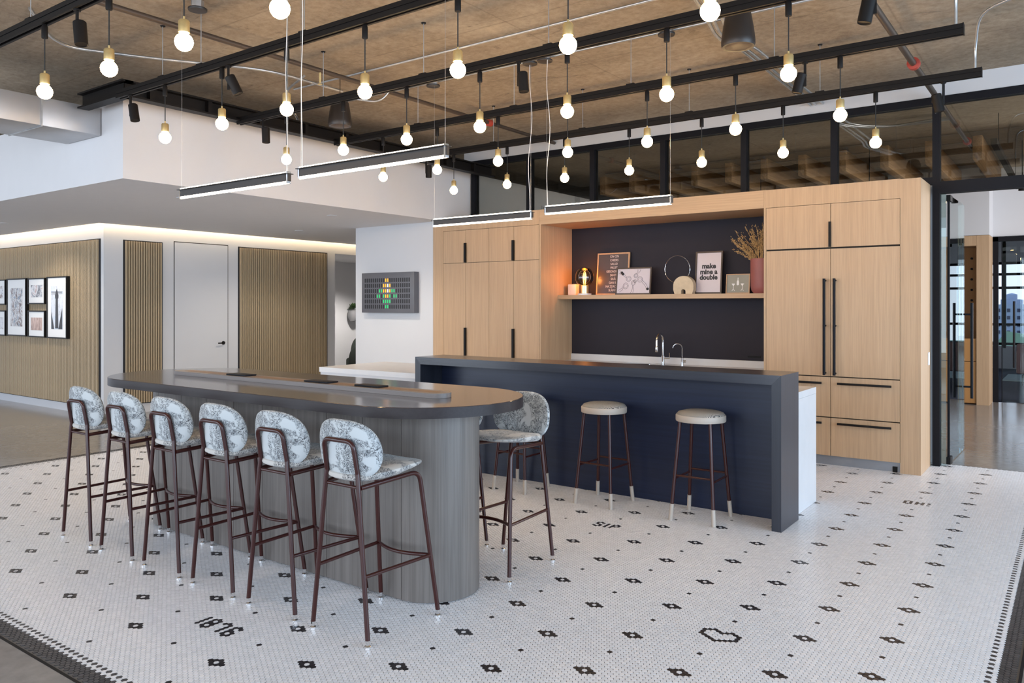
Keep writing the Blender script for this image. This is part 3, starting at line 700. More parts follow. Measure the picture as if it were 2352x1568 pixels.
for i in range(34):
    ang = rnd.uniform(-.25, 1.0); tipx = -.34*ang+rnd.uniform(-.03, .04); tipz = rnd.uniform(.56, .74)-.24*max(0, ang-.35); tipy = rnd.uniform(-.10, .08)
    if tipx > .12: tipx = .12
    b0 = Vector((vx+rnd.uniform(-.04, .04), vy+rnd.uniform(-.04, .04), SZ+.24)); t1 = Vector((vx+tipx, vy+tipy, SZ+tipz)); mid = b0.lerp(t1, .5)+Vector((.02*ang, 0, .03))
    stems.tube([b0, mid, t1], .0022, 5)
    for k in range(34):
        u = rnd.uniform(.38, 1.04); p = (b0.lerp(mid, u*2) if u < .5 else mid.lerp(t1, (u-.5)*2)); s_ = .020*(1.15-abs(u-.65))
        q = p+Vector((rnd.uniform(-s_, s_), rnd.uniform(-s_, s_), rnd.uniform(-.006, .02))); d_ = (t1-b0).normalized()*.022+Vector((rnd.uniform(-.010, .010), rnd.uniform(-.01, .01), 0))
        e_ = d_.cross(Vector((rnd.uniform(-1, 1), rnd.uniform(-1, 1), .3))).normalized()*.0042
        plume.add([q, q+d_*.5+e_, q+d_, q+d_*.5-e_], [(0, 1, 2, 3)])
part('stems', stems, 'grass', gr, kind='stuff'); part('plumes', plume, 'grass', gr, kind='stuff', smooth=False)
so = MB()
top('wall_outlet', B(-2.99, -2.85, 8.568, 8.576, .955, .975), 'black', 'tiny dark outlet on the charcoal backsplash right of the taps', 'outlet')

# pixel display on the white wall
ps = thing('pixel_display', (-7.78, 7.80, 1.43), 'dark grey pixel display panel on the white wall', 'display')
part('housing', B(-8.29, -7.275, 7.765, 7.86, 1.433, 1.992, c=.004), 'panel_grey', ps)
cols = {}
for r_, cc in {0: [(10, 'y'), (11, 'y')], 1: [(9, 'y'), (10, 'y'), (11, 'w'), (12, 'y')], 2: [(7, 'g'), (8, 'g'), (9, 'y'), (10, 'y'), (11, 'w'), (12, 'y'), (13, 'g'), (14, 'g')], 3: [(6, 'g'), (7, 'g'), (9, 'g'), (10, 'y'), (11, 'y'), (12, 'g'), (14, 'g'), (15, 'g')], 4: [(9, 'g'), (10, 'g'), (11, 'g'), (12, 'g')], 5: [(10, 'g'), (11, 'g')]}.items():
    for c_, k in cc: cols[(r_, c_)] = k
groups = {}
for r_ in range(6):
    for c_ in range(22):
        x = -8.215+c_*.0405; z = 1.885-r_*.0735
        k = cols.get((r_, c_)); mk = {'y': 'led_yellow', 'g': 'led_green', 'w': 'led_white', None: 'slot'}[k]
        if mk not in groups:
            q = B(-.008, .008, -.004, 0, -.022, .022) if mk != 'slot' else B(-.011, .011, -.003, 0, -.028, .028); groups[mk] = mesh_from(q, 'pixel', mk, False)
        o = bpy.data.objects.new('pixel', groups[mk]); C.objects.link(o); o.parent = ps; o.location = Vector((x, 7.765, z))-ps.location

# ================================================================ ISLAND
IY = 5.335; IZ = 1.058; IX0, IX1 = -4.985, -1.632; IYB = 5.735
isl = thing('bar_island', ((IX0+IX1)/2, 5.53, 0), 'long charcoal waterfall bar island with a recessed navy front', 'bar')
part('bar_top', MB().add([(IX0, IY, IZ), (IX1, IY, IZ), (IX1, IYB, IZ), (IX0, IYB, IZ), (IX0+.065, IY, IZ-.066), (IX1-.065, IY, IZ-.066), (IX1-.065, IYB, IZ-.066), (IX0+.065, IYB, IZ-.066)], [(0, 1, 2, 3), (7, 6, 5, 4), (0, 4, 5, 1), (2, 6, 7, 3), (0, 3, 7, 4), (1, 5, 6, 2)]), 'barwood', isl, smooth=False)
for x0, x1 in ((IX1-.065, IX1), (IX0+.065, IX0)):
    part('end_leg', MB().add([(x1, IY, IZ-.0005), (x0, IY, IZ-.0665), (x0, IYB, IZ-.0665), (x1, IYB, IZ-.0005), (x1, IY, 0), (x0, IY, 0), (x0, IYB, 0), (x1, IYB, 0)], [(0, 1, 2, 3), (7, 6, 5, 4), (0, 4, 5, 1), (2, 6, 7, 3), (0, 3, 7, 4), (1, 5, 6, 2)]), 'barwoodz', isl, smooth=False)
part('front_panel', B(IX0+.066, IX1-.066, 5.635, 5.70, 0, IZ-.067), 'navy', isl)
wc = thing('prep_counter', (-4.0, 6.0, 0), 'white quartz counter block behind the charcoal bar', 'counter')
part('countertop', MB().box(-6.40, -4.99, 5.40, 6.36, .845, .895).box(-4.99, -1.675, 5.74, 6.36, .845, .895), 'quartz', wc)
part('base', MB().box(-6.39, -5.0, 5.41, 6.35, 0, .844).box(-5.0, -1.685, 5.742, 6.35, 0, .844), 'paint', wc)
part('end_panel', B(-1.684, -1.675, 5.742, 6.358, 0, .844), 'quartz', wc)

# ================================================================ TABLE
TZ = 1.04
tb = thing('communal_table', (-4.05, 3.195, 0), 'long oval bar-height table with dark top and grey plank base', 'table')
tt = MB(); oo = stadium(-5.72, -2.37, 3.196, .527, 32)
inn = [((x+4.045)*.9985-4.045, (y-3.196)*.995+3.196) for x, y in oo]; n_ = len(oo)
tv = [(x, y, TZ) for x, y in inn]+[(x, y, TZ-.003) for x, y in oo]+[(x, y, TZ-.055) for x, y in oo]
tf = [tuple(range(n_)), tuple(reversed(range(2*n_, 3*n_)))]
for k in (0, 1):
    for i in range(n_): tf.append((k*n_+(i+1) % n_, k*n_+i, (k+1)*n_+i, (k+1)*n_+(i+1) % n_))
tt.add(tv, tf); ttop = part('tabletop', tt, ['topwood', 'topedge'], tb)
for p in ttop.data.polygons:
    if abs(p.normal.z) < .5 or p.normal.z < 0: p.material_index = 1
BX0, BX1, BYc, BR = -5.42, -2.60, 3.195, .25
def base_path():
    P = []
    xa, xb = BX0+BR, BX1-BR
    n = 8
    segs = []
    for i in range(n): segs.append([(xa+(xb-xa)*i/n, BYc-BR), (xa+(xb-xa)*(i+1)/n, BYc-BR)])
    segs.append([(xb+BR*math.sin(PI*i/24), BYc-BR*math.cos(PI*i/24)) for i in range(25)])
    for i in range(n): segs.append([(xb-(xb-xa)*i/n, BYc+BR), (xb-(xb-xa)*(i+1)/n, BYc+BR)])
    segs.append([(xa-BR*math.sin(PI*i/24), BYc+BR*math.cos(PI*i/24)) for i in range(25)])
    return segs
part('base_core', MB().prism(stadium(BX0+.02, BX1-.02, BYc, BR-.02, 20), 0.0, TZ-.056), 'reveal', tb)
for sg in base_path():
    pts = [Vector((x, y, 0)) for x, y in sg]; g = .0015
    d0 = (pts[1]-pts[0]).normalized(); d1 = (pts[-1]-pts[-2]).normalized(); pts[0] += d0*g; pts[-1] -= d1*g
    v = []; 
    for i, p in enumerate(pts):
        d = ((pts[min(i+1, len(pts)-1)]-pts[max(i-1, 0)])).normalized(); nrm = Vector((d.y, -d.x, 0))
        q = p-nrm*.018
        v += [(p.x, p.y, .006), (p.x, p.y, TZ-.056), (q.x, q.y, TZ-.056), (q.x, q.y, .006)]
    f = [(0, 1, 2, 3), tuple(len(v)-4+k for k in (3, 2, 1, 0))]
    for i in range(len(pts)-1):
        for k in range(4): f.append((i*4+k, i*4+(k+1) % 4, (i+1)*4+(k+1) % 4, (i+1)*4+k))
    part('base_plank', MB().add(v, f), 'greywood', tb)
# raised power tray on the table
tr = thing('power_tray', (-3.93, 3.12, TZ), 'long slim wooden power tray along the middle of the table', 'tray')
TRx0, TRx1, TRy, TRr = -5.27, -2.72, 3.165, .075
part('tray_body', MB().prism(stadium(TRx0, TRx1, TRy, TRr, 16), TZ+.0005, TZ+.026), 'traywood', tr)
for a, b_ in ((-5.18, -4.66), (-4.40, -3.86), (-3.62, -2.78)):
    part('tray_groove', MB().prism(stadium(a, b_, TRy, .030, 12), TZ+.0262, TZ+.0266), 'trayin', tr)
for a in (-4.64, -3.84): part('outlet_lid', B(a, a+.21, TRy-.045, TRy+.045, TZ+.0268, TZ+.036, c=.003), 'frame', tr)
part('outlet_lid', B(-3.40, -3.20, TRy-.04, TRy+.04, TZ+.0268, TZ+.036, c=.003), 'frame', tr)

# ================================================================ BAR CHAIRS (front faces +y)
def pad_mesh(hw, hh, prof, bend, lean, ex=.72, ez=.78, n=40):
    v = []; f = []
    for s, yo in prof:
        for j in range(n):
            t = 2*PI*j/n; cx_ = math.copysign(abs(math.cos(t))**ex, math.cos(t)); cz_ = math.copysign(abs(math.sin(t))**ez, math.sin(t))
            x = hw*s*cx_*(1.0-.06*cz_*(cz_ > 0)); z = hh*s*cz_
            v.append((x, yo+bend*x*x-lean*z, z))
    m = len(prof)
    for i in range(m-1):
        for j in range(n): f.append((i*n+j, i*n+(j+1) % n, (i+1)*n+(j+1) % n, (i+1)*n+j))
    b = MB(); b.add(v, f+[tuple(reversed(range(n))), tuple(range((m-1)*n, m*n))]); return b
def make_chair():
    t = thing('bar_chair', (0, 0, 0), 'bar chair', 'bar chair', 'upholstered bar chairs around the long table')
    R = .0112
    for s in (-1, 1):
        lg = part('rear_leg', MB().tube(fillet([(s*.185, -.225, .03), (s*.112, -.212, .70), (s*.104, -.210, .765)], .03, 3), R, 12), 'burg', t)
        part('glide', MB().lathe([(.015, 0), (.015, .006), (.009, .012), (.012, .032)], (s*.185, -.225, 0), 14), 'chrome', lg)
        pts = fillet([(s*.198, .232, .03), (s*.150, .150, .722), (s*.118, -.205, .700)], .055, 6)
        lg = part('front_leg', MB().tube(pts, R, 12), 'burg', t)
        part('glide', MB().lathe([(.015, 0), (.015, .006), (.009, .012), (.012, .032)], (s*.198, .232, 0), 14), 'chrome', lg)
        z = .305; ra = Vector((s*.155, -.220, z)); fa_ = Vector((s*.180, .200, z))
        part('side_stretcher', MB().tube([ra, fa_], .009, 10), 'burg', t)
    part('foot_rest', MB().tube([(-.180+.36*i/14, .200-.055*math.sin(PI*i/14), .305) for i in range(15)], .0095, 10), 'burg', t)
    part('rear_crossbar', MB().tube([(-.112, -.207, .700), (.112, -.207, .700)], .008, 10), 'burg', t)
    bf = fillet([(-.104, -.210, .762), (-.098, -.236, .912), (.098, -.236, .912), (.104, -.210, .762)], .04, 6)
    part('back_frame', MB().tube(bf, R, 12), 'burg', t)
    bk = pad_mesh(.208, .138, [(.02, -.020), (.55, -.020), (.88, -.017), (.97, -.010), (1.0, 0.001), (.97, .013), (.88, .020), (.55, .024), (.02, .024)], 1.1, .10)
    bk.v = [(x, y-.205, z+.868) for x, y, z in bk.v]
    part('backrest', bk, 'toile', t)
    # seat cushion
    n = 44; prof = [(.02, -1), (.6, -1), (.9, -.8), (.985, -.35), (1.0, 0), (.985, .45), (.9, .85), (.6, 1.0), (.02, 1.0)]; v = []; f = []
    for s, q in prof:
        for j in range(n):
            a = 2*PI*j/n; ca = math.copysign(abs(math.cos(a))**.62, math.cos(a)); sa = math.copysign(abs(math.sin(a))**.62, math.sin(a))
            y = .205*s*sa; wd = .190+.022*(sa*s)
            x = wd*s*ca
            th = .024-.012*max(0, y/.205)
            v.append((x, y-.015, .752+q*th+.012*(y/.205)+.35*x*x*(1 if y > 0 else .6)))
    for i in range(len(prof)-1):
        for j in range(n): f.append((i*n+j, i*n+(j+1) % n, (i+1)*n+(j+1) % n, (i+1)*n+j))
    f += [tuple(reversed(range(n))), tuple(range((len(prof)-1)*n, len(prof)*n))]
    part('seat', MB().add(v, f), 'toile2', t)
    return t
ch = make_chair()
side = ['leftmost toile bar chair on the near side of the table', 'second toile bar chair from the left, near side of the table', 'third toile bar chair from the left, near side of the table', 'fourth toile bar chair from the left, near side of the table', 'fifth toile bar chair from the left, near side of the table', 'nearest toile bar chair, rightmost on the near side of the table']
for i in range(6):
    o = ch if i == 0 else dup(ch, (0, 0, 0))
    o.location = (-5.285+.5035*i, 2.680, 0); o.rotation_euler = (0, 0, 0); o['label'] = side[i]
dup(ch, (-2.752, 3.722, 0), PI, 'toile bar chair on the far side of the table, at its right end')
dup(ch, (-3.253, 3.722, 0), PI, 'toile bar chair behind the table base, its one leg showing')

# ================================================================ ROUND STOOLS
def make_stool():
    t = thing('round_stool', (0, 0, 0), 's', 'stool', 'round stools in front of the bar')
    part('seat_ring', MB().lathe([(.160, .700), (.176, .702), (.178, .708), (.178, .742), (.174, .748), (.150, .748)], n=48), 'cream', t)
    part('cushion', MB().lathe([(.168, .744), (.170, .752), (.160, .764), (.125, .774), (.07, .779), (.001, .780)], n=48), 'stripe', t)
    Lz = []
    for sx_ in (-1, 1):
        for sy_ in (-1, 1):
            a = Vector((sx_*.160, sy_*.172, 0)); b_ = Vector((sx_*.112, sy_*.112, .702))
            lg = part('leg', MB().tube([a.lerp(b_, .11/.70), b_], .0125, 12), 'burg', t)
            part('leg_sleeve', MB().tube([a, a.lerp(b_, .115/.70)], [.0150, .0150], 14), 'cream', lg)
            Lz.append((a, b_))
    def at(k, z): a, b_ = Lz[k]; return a.lerp(b_, z/.702)
    for i, j, z in ((0, 2, .318), (1, 3, .318), (0, 1, .295), (2, 3, .295)): part('rung', MB().tube([at(i, z), at(j, z)], .0075, 10), 'burg', t)
    return t
st = make_stool()
lab = ['round stool mostly hidden behind the table, leftmost at the bar', 'round stool half hidden behind the far toile chair', 'round stool in the open just right of the far toile chair', 'rightmost round stool in front of the navy bar']
for i, x in enumerate((-4.60, -3.805, -3.010, -2.215)):
    o = st if i == 0 else dup(st, (0, 0, 0))
    o.location = (x, 5.365, 0); o.rotation_euler = (0, 0, [.03, .0, -.02, .02][i]); o['label'] = lab[i]

# ================================================================ LIGHTING TRACKS, PENDANTS, SPOTS
TRK = [(2, 2.185), (3, 3.335), (4, 4.483), (5, 5.675), (6, 6.800)]
TN = {2: 'nearest', 3: 'second nearest', 4: 'middle', 5: 'second farthest', 6: 'farthest'}
RODS = {2: [-5.30, -4.1, -2.93], 3: [-5.79, -5.27, -4.1, -2.94, -1.78], 4: [-5.26, -4.10, -2.947, -1.78], 5: [-5.265, -4.10, -2.936, -1.785, -.65], 6: [-5.19, -4.06, -2.92, -1.76, -.64]}
for k, Y in TRK:
    t = thing('lighting_track', (-3.5, Y, 3.245), '%s black lighting track running across under the concrete ceiling' % TN[k], 'track', 'parallel black lighting tracks')
    xr = -.60
    b_ = MB(); b_.box(-6.46, xr, Y-.026, Y+.026, 3.281, 3.31); b_.box(-6.46, xr, Y-.020, Y+.020, 3.272, 3.281); b_.box(-6.46, xr, Y-.026, Y-.010, 3.245, 3.272); b_.box(-6.46, xr, Y+.010, Y+.026, 3.245, 3.272)
    part('rail', b_, 'black', t)
    part('end_cap', B(xr, xr+.006, Y-.028, Y+.028, 3.243, 3.312), 'black', t)
    for x in RODS[k]:
        if x > -.7: continue
        rd = part('suspension_rod', MB().tube([(x, Y, 3.318), (x, Y, 3.712)], .0035, 8), 'galv', t)
        part('rod_clip', MB().box(x-.035, x+.035, Y-.022, Y+.022, 3.31, 3.320).lathe([(.016, 3.704), (.02, 3.712)], (x, Y, 0), 12), 'black', rd)
PXS = [-5.75, -5.01, -4.28, -3.54, -2.80, -2.07, -1.33]
def make_pendant():
    t = thing('bulb_pendant', (0, 0, 0), 'p', 'pendant lamp', 'bare bulb pendants on the lighting tracks')
    part('track_adapter', MB().lathe([(.017, .325), (.018, .33), (.018, .395), (.012, .41)], n=16), 'black', t)
    part('cord', MB().tube([(0, 0, .125), (0, 0, .33)], .0036, 8), 'rubber', t)
    part('socket', MB().lathe([(.022, .045), (.027, .047), (.027, .102), (.022, .109), (.006, .110), (.005, .128)], n=24), 'brass', t)
    part('bulb', MB().lathe([(.001, -.045), (.0165, -.042), (.031, -.033), (.041, -.018), (.045, 0), (.042, .016), (.034, .029), (.024, .038), (.019, .046), (.019, .052)], n=24), 'bulb', t)
    return t
pd = make_pendant(); first = True
for k, Y in TRK:
    for i, x in enumerate(PXS):
        x += random.uniform(-.008, .008); z = 2.838+random.uniform(-.004, .004)
        if k == 2 and i in (0, 5, 6): 
            if i == 0 or True: continue
        if k == 2: x = [-5.75, -5.11, -4.335, -3.60, -2.85][i]
        o = pd if first else dup(pd, (0, 0, 0)); first = False
        o.location = (x, Y, z); o.rotation_euler = (0, 0, 0)
        ni = i if k != 2 else i-1
        o['label'] = 'glowing globe bulb on a black cord, %s from the left on the %s track' % (ORD[ni], TN[k])
def make_spot():
    t = thing('track_spotlight', (0, 0, 0), 's', 'spotlight', 'black cylinder spotlights on the tracks')
    part('arm', MB().box(-.008, .008, -.006, .006, -.02, .145).lathe([(.02, .14), (.02, .150)], n=14), 'black', t)
    hd_ = part('head', MB().lathe([(.030, -.068), (.034, -.072), (.036, -.07), (.036, .062), (.030, .068)], (.040, 0, .0), 24), 'black', t)
    part('lens', MB().lathe([(.029, -.067), (.029, -.060)], (.040, 0, 0), 20), 'downlight', hd_)
    return t
sp = make_spot()
SP = [(-4.70, 2, 0, .15), (-6.27, 3, .2, .2), (-4.93, 3, .9, .45), (-6.09, 4, 0, .05), (-3.20, 4, 0, .10), (-1.57, 5, 3.2, .25), (-.85, 6, 3.6, -.2), (-.88, 4, 3.4, .2), (-6.18, 6, 0, 0)]
spl = ['black cylinder spotlight at the top left on the nearest track', 'black cylinder spotlight at the left end of the second nearest track', 'tilted black spotlight right of the second bulb on the second nearest track', 'small black spotlight at the left end of the middle track', 'black spotlight hanging mid way on the middle track, beside two black canopies', 'tilted black spotlight beside the last bulb of the second farthest track', 'tilted black spotlight at the right end of the farthest track', 'black spotlight cut by the top edge of the photo at the right', 'small black spotlight hidden behind the long linear lamp']
YT = dict(TRK)
for i, (x, k, rz, tl) in enumerate(SP):
    o = sp if i == 0 else dup(sp, (0, 0, 0)); o.location = (x, YT[k], 3.095+(.0)); o.rotation_euler = (0, 0, rz); o['label'] = spl[i]
for o in [o for o in bpy.data.objects if o.name.startswith('head') and o.parent and o.parent.name.startswith('track_spotlight')]:
    i = int(o.parent.name.split('.')[1]) if '.' in o.parent.name else 0
    o.rotation_euler = (0, -SP[i][3], 0)
    if i in (1, 2, 4, 0):
        l = bpy.data.lights.new('spot_beam', 'SPOT'); l.energy = 28; l.spot_size = 1.0; l.spot_blend = .6; l.color = (1, .84, .66); l.shadow_soft_size = .03
        q = bpy.data.objects.new('spot_beam', l); C.objects.link(q); q.parent = o; q.location = (.04, 0, -.09)
# linear lamps
LIN = [('leftmost linear lamp above the long table, dark T-shaped body with a lit underside', -5.32, -4.075, 3.2, 2.318), ('right-hand linear lamp above the long table, the longest in the photo', -3.985, -2.75, 3.2, 2.335), ('left-hand linear lamp in front of the pantry cabinet', -5.02, -3.86, 5.62, 2.293), ('right-hand linear lamp in front of the kitchen niche', -3.72, -2.54, 5.60, 2.318)]
for i, (lb, x0, x1, Y, z) in enumerate(LIN):
    t = thing('linear_lamp', ((x0+x1)/2, Y, z), lb, 'linear lamp', 'slim linear lamps hanging in two pairs')
    part('body', MB().box(x0, x1, Y-.011, Y+.011, z+.006, z+.052), 'speaker', t)
    part('top_fin', MB().box(x0, x1, Y-.030, Y+.030, z+.052, z+.056), 'speaker', t)
    part('diffuser', MB().tube([(x0+.008, Y, z+.002), (x1-.008, Y, z+.002)], .0115, 12), 'led', t)
    part('top_diffuser', MB().tube([(x0+.02, Y, z+.0635), (x1-.02, Y, z+.0635)], .0060, 8), 'led', t)
    for x in (x0+.012, x1-.012): part('end_cap', MB().box(x-.006, x+.006, Y-.014, Y+.014, z-.008, z+.068), 'chrome', t)
    ends = (x0+.02, x1-.02)
    for x in ends: part('suspension_wire', MB().tube([(x, Y, z+.056), (x, Y, 3.70)], .0010, 5), 'galv', t)
    fx = x1-.03 if i in (0, 2) else x0+.03
    rnd2 = random.Random(i); pts = []
    amp = .004 if i < 2 else .014
    for j in range(24):
        u = j/23; pts.append((fx+amp*math.sin(u*9+i)*math.sin(PI*u), Y+amp*math.cos(u*7+i)*math.sin(PI*u), z+.056+(3.675-z-.056)*u))
    part('power_cord', MB().tube(pts, .0024, 6), 'white', t)
CAN = [(-5.10, 3.2, 'round black canopy plate at the top of the left linear lamps'), (-5.035, 5.64, 'small round black canopy on the ceiling left of centre'), (-3.89, 5.62, 'left one of the twin black canopies above the kitchen lamps'), (-3.74, 5.63, 'right one of the twin black canopies above the kitchen lamps'), (-2.61, 5.64, 'round black canopy on the ceiling right of centre')]
for x, y, lb in CAN:
    t = thing('ceiling_canopy', (x, y, 3.63), lb, 'canopy', 'round black junction canopies on the ceiling')
    part('plate', MB().lathe([(.02, 3.632), (.064, 3.636), (.066, 3.642), (.066, 3.650), (.05, 3.652)], (x, y, 0), 28), 'speaker', t)
    part('junction_box', MB().lathe([(.045, 3.652), (.045, 3.705)], (x, y, 0), 8), 'galv', t)
for x, y, z0, lb in ((-1.84, 5.09, 3.245, 'black pendant loudspeaker at the upper right near the ceiling'), (-5.71, 5.07, 3.235, 'black pendant loudspeaker at the left behind the middle track')):
    t = thing('pendant_speaker', (x, y, z0), lb, 'loudspeaker', 'black pendant loudspeakers under the ceiling')
    part('shell', MB().lathe([(.092, z0+.006), (.104, z0+.004), (.110, z0+.02), (.110, z0+.05), (.098, z0+.14), (.084, z0+.22), (.066, z0+.265), (.02, z0+.285)], (x, y, 0), 36), 'speaker', t)
    part('grille', MB().lathe([(.093, z0+.008), (.075, z0+.002), (.02, z0)], (x, y, 0), 36), 'walnut', t)
    part('hanger', MB().tube([(x, y, z0+.28), (x, y, 3.712)], .003, 6), 'black', t)

# ---- pipes and conduits at the ceiling
def pipe(name, pts, r, m, label, cat, fil=.08, fits=(), group=None):
    P = fillet(pts, fil, 5) if len(pts) > 2 else [Vector(p) for p in pts]
    t = thing(name, P[0], label, cat, group); part('tubing', MB().tube(P, r, 12), m, t)
    for f_ in fits:
        q = Vector(f_); part('coupling', MB().lathe([(r*1.1, -.03), (r*1.9, -.025), (r*1.9, .025), (r*1.1, .03)], q, 14, (0, 1, 0)), 'red' if m == 'pipe' else 'galv', t)
    return t
SPK = pipe('sprinkler_pipe', [(-5.44, 1.0, 3.61), (-5.44, 8.41, 3.61)], .021, 'pipe', 'dark sprinkler pipe running back under the ceiling at the left', 'pipe', fits=[(-5.44, 5.35, 3.61), (-5.44, 7.05, 3.61)])
pipe('sprinkler_pipe', [(-1.11, 2.5, 3.52), (-1.11, 8.30, 3.52), (-1.11, 8.30, 3.44)], .026, 'pipe', 'dark sprinkler pipe running back under the ceiling at the right', 'pipe', .03, fits=[(-1.11, 7.15, 3.52)])
pipe('sprinkler_pipe', [(-1.11, 8.6, 3.52), (-1.11, 13.5, 3.52)], .024, 'pipe', 'dark sprinkler pipe seen through the glass at the right', 'pipe', fits=[(-1.11, 10.9, 3.52)])
part('sprinkler_nozzle', MB().tube([(-5.44, 4.6, 3.60), (-5.44, 4.6, 3.50)], .010, 8).lathe([(.02, 3.485), (.02, 3.49)], (-5.44, 4.6, 0), 10), 'brass', SPK)
G_ = 'thin galvanised conduits on the ceiling'
pipe('conduit', [(-6.35, 5.04, 3.69), (-1.2, 5.06, 3.69)], .010, 'galv', 'thin galvanised conduit running across behind the middle track', 'conduit', group=G_)
pipe('conduit', [(-6.3, 5.66, 3.69), (-.3, 5.72, 3.69)], .010, 'galv', 'thin galvanised conduit running across past the black canopies', 'conduit', group=G_)
pipe('conduit', [(-6.20, 2.55, 3.70), (-6.48, 2.80, 3.62), (-6.62, 3.02, 3.62), (-6.36, 3.53, 3.62), (-5.82, 4.35, 3.62), (-5.82, 5.2, 3.62)], .012, 'galv', 'bent galvanised conduit curving across the left of the ceiling', 'conduit', .25, group=G_)
pipe('conduit', [(-5.74, 4.67, 3.63), (-6.2, 4.85, 3.63), (-6.42, 4.97, 3.60), (-6.46, 5.2, 3.42), (-6.9, 5.45, 3.40)], .011, 'galv', 'short bent conduit dropping behind the left loudspeaker', 'conduit', .15, group=G_)
pipe('conduit', [(-5.62, 5.1, 3.50), (-5.35, 5.25, 3.45), (-5.28, 5.35, 3.62), (-5.3, 5.5, 3.69)], .009, 'galv', 'curved flexible conduit right of the left loudspeaker', 'conduit', .15, group=G_)
for i, dx in enumerate((0, .045, .12)):
    pipe('conduit', [(-2.10+dx, 4.6, 3.69), (-2.13+dx, 5.1, 3.62), (-2.30+dx*.8, 5.9, 3.62), (-2.24+dx*.9, 6.25, 3.62), (-2.27+dx, 8.42, 3.62)], .013, 'galv', ['left', 'middle', 'right'][i]+' one of three conduits running side by side to the back wall', 'conduit', .2, group=G_)
    pipe('conduit', [(-2.27+dx, 8.53, 3.62), (-2.27+dx, 9.6, 3.62), (-1.9+dx, 10.0, 3.62), (-1.2, 10.05+dx, 3.66)], .013, 'galv', ['left', 'middle', 'right'][i]+' one of three conduits seen through the transom glass', 'conduit', .3, group=G_)
pipe('conduit', [(.2, 6.45, 3.69), (-.40, 6.50, 3.69), (-.60, 6.62, 3.66), (-.64, 6.80, 3.45), (-.64, 6.80, 3.30)], .010, 'galv', 'bent conduit feeding the right end of the farthest track', 'conduit', .15, group=G_)
pipe('conduit', [(.4, 5.45, 3.69), (-.45, 5.5, 3.69), (-.63, 5.6, 3.66), (-.64, 5.675, 3.45), (-.64, 5.675, 3.30)], .010, 'galv', 'bent conduit feeding the right end of the second farthest track', 'conduit', .15, group=G_)
# lights beyond the glass
for x, y, lb in ((-3.85, 11.6, 'first'), (-2.35, 11.6, 'second'), (-.62, 12.3, 'third'), (-.30, 13.2, 'fourth')):
    t = thing('cylinder_downlight', (x, y, 3.05), '%s black cylinder downlight from the left beyond the glass' % lb, 'spotlight', 'black downlights in the far room')
    part('body', MB().lathe([(.04, 3.05), (.045, 3.05), (.045, 3.20), (.02, 3.205)], (x, y, 0), 18), 'black', t); part('lens', MB().lathe([(.039, 3.051), (.039, 3.06)], (x, y, 0), 16), 'downlight', t); part('hanger', MB().tube([(x, y, 3.2), (x, y, 3.712)], .006, 6), 'black', t)
tk = MB(); tk.box(-.78, -.72, 9.8, 13.8, 3.26, 3.32); tk.box(-.753, -.747, 10.4, 10.406, 3.32, 3.712); tk.box(-.753, -.747, 13.2, 13.206, 3.32, 3.712); top('lighting_track', tk, 'black', 'black lighting track beyond the glass at the far right', 'track')
vg = thing('wall_vent', (-6.83, 10.4, 3.0), 'small white louvred vent on the wall behind the left pane', 'vent')
part('vent_frame', B(-6.838, -6.825, 10.2, 10.6, 2.93, 3.10), 'paint', vg)
for k in range(6): part('vent_blade', B(-6.826, -6.815, 10.22, 10.58, 2.945+k*.025, 2.955+k*.025), 'potgrey', vg)

# ================================================================ GALLERY WALL
def gallery(x0, x1, z0, z1, label, cols, sc_, seed, m=.20):
    t = thing('framed_photograph', ((x0+x1)/2, 5.39, z0), label, 'picture', 'black framed photographs on the slatted wall')
    f_ = MB(); w_ = .018; y0, y1 = 5.325, 5.376
    for a, b_, c_, d_ in ((x0, x1, z1-w_, z1), (x0, x1, z0, z0+w_), (x0, x0+w_, z0+w_, z1-w_), (x1-w_, x1, z0+w_, z1-w_)): f_.box(a, b_, y0, y1, c_, d_)
    part('picture_frame', f_, 'black', t)
    part('mat_board', B(x0+w_, x1-w_, y0+.012, y0+.02, z0+w_, z1-w_), 'white', t)
    mx_ = (x1-x0)*m; mz = mx_*1.1
    part('photograph', B(x0+mx_, x1-mx_, y0+.009, y0+.012, z0+mz, z1-mz), photo_mat('photo_print', cols, sc_, seed), t)
    return t, y0
dk, gy, wh = (.03, .025, .03), (.25, .25, .28), (.72, .72, .74)
br, rd_, bl = (.16, .08, .06), (.35, .13, .09), (.30, .42, .62)
gallery(-12.40, -11.78, 1.053, 1.957, 'tall framed photograph of a tower and cables, rightmost on the slatted wall', [(.42, .45, .52), (.62, .64, .70), (.45, .55, .68)], (1, 1, 1), 1.3)
t = MB(); cx_ = -12.09; yy = 5.333
t.add([(cx_-.05, yy, 1.20), (cx_+.05, yy, 1.20), (cx_+.035, yy, 1.66), (cx_-.035, yy, 1.66)], [(0, 1, 2, 3)])
t.lathe([(.001, 0), (.05, .04), (.055, .08), (.03, .13), (.001, .18)], (cx_, yy, 1.60), 10); t.v = [(p[0], yy+(p[1]-yy)*.02, p[2]) for p in t.v]
for z in (1.72, 1.735, 1.70): t.box(cx_-.17, cx_+.17, yy-.001, yy+.001, z, z+.006)
t.add([(cx_-.17, yy, 1.19), (cx_-.08, yy, 1.19), (cx_-.17, yy, 1.45)], [(0, 1, 2)]); t.add([(cx_+.17, yy, 1.19), (cx_+.05, yy, 1.19), (cx_+.17, yy, 1.50)], [(0, 1, 2)])
gp_ = [o for o in bpy.data.objects if o.name == 'framed_photograph'][0]
part('picture_detail', t, 'ink', gp_, smooth=False)
gallery(-13.03, -12.47, 1.556, 1.948, 'upper small framed photograph of bare trees, left of the tower picture', [dk, gy, wh, rd_], (1, 1, 1), 4.1, .17)
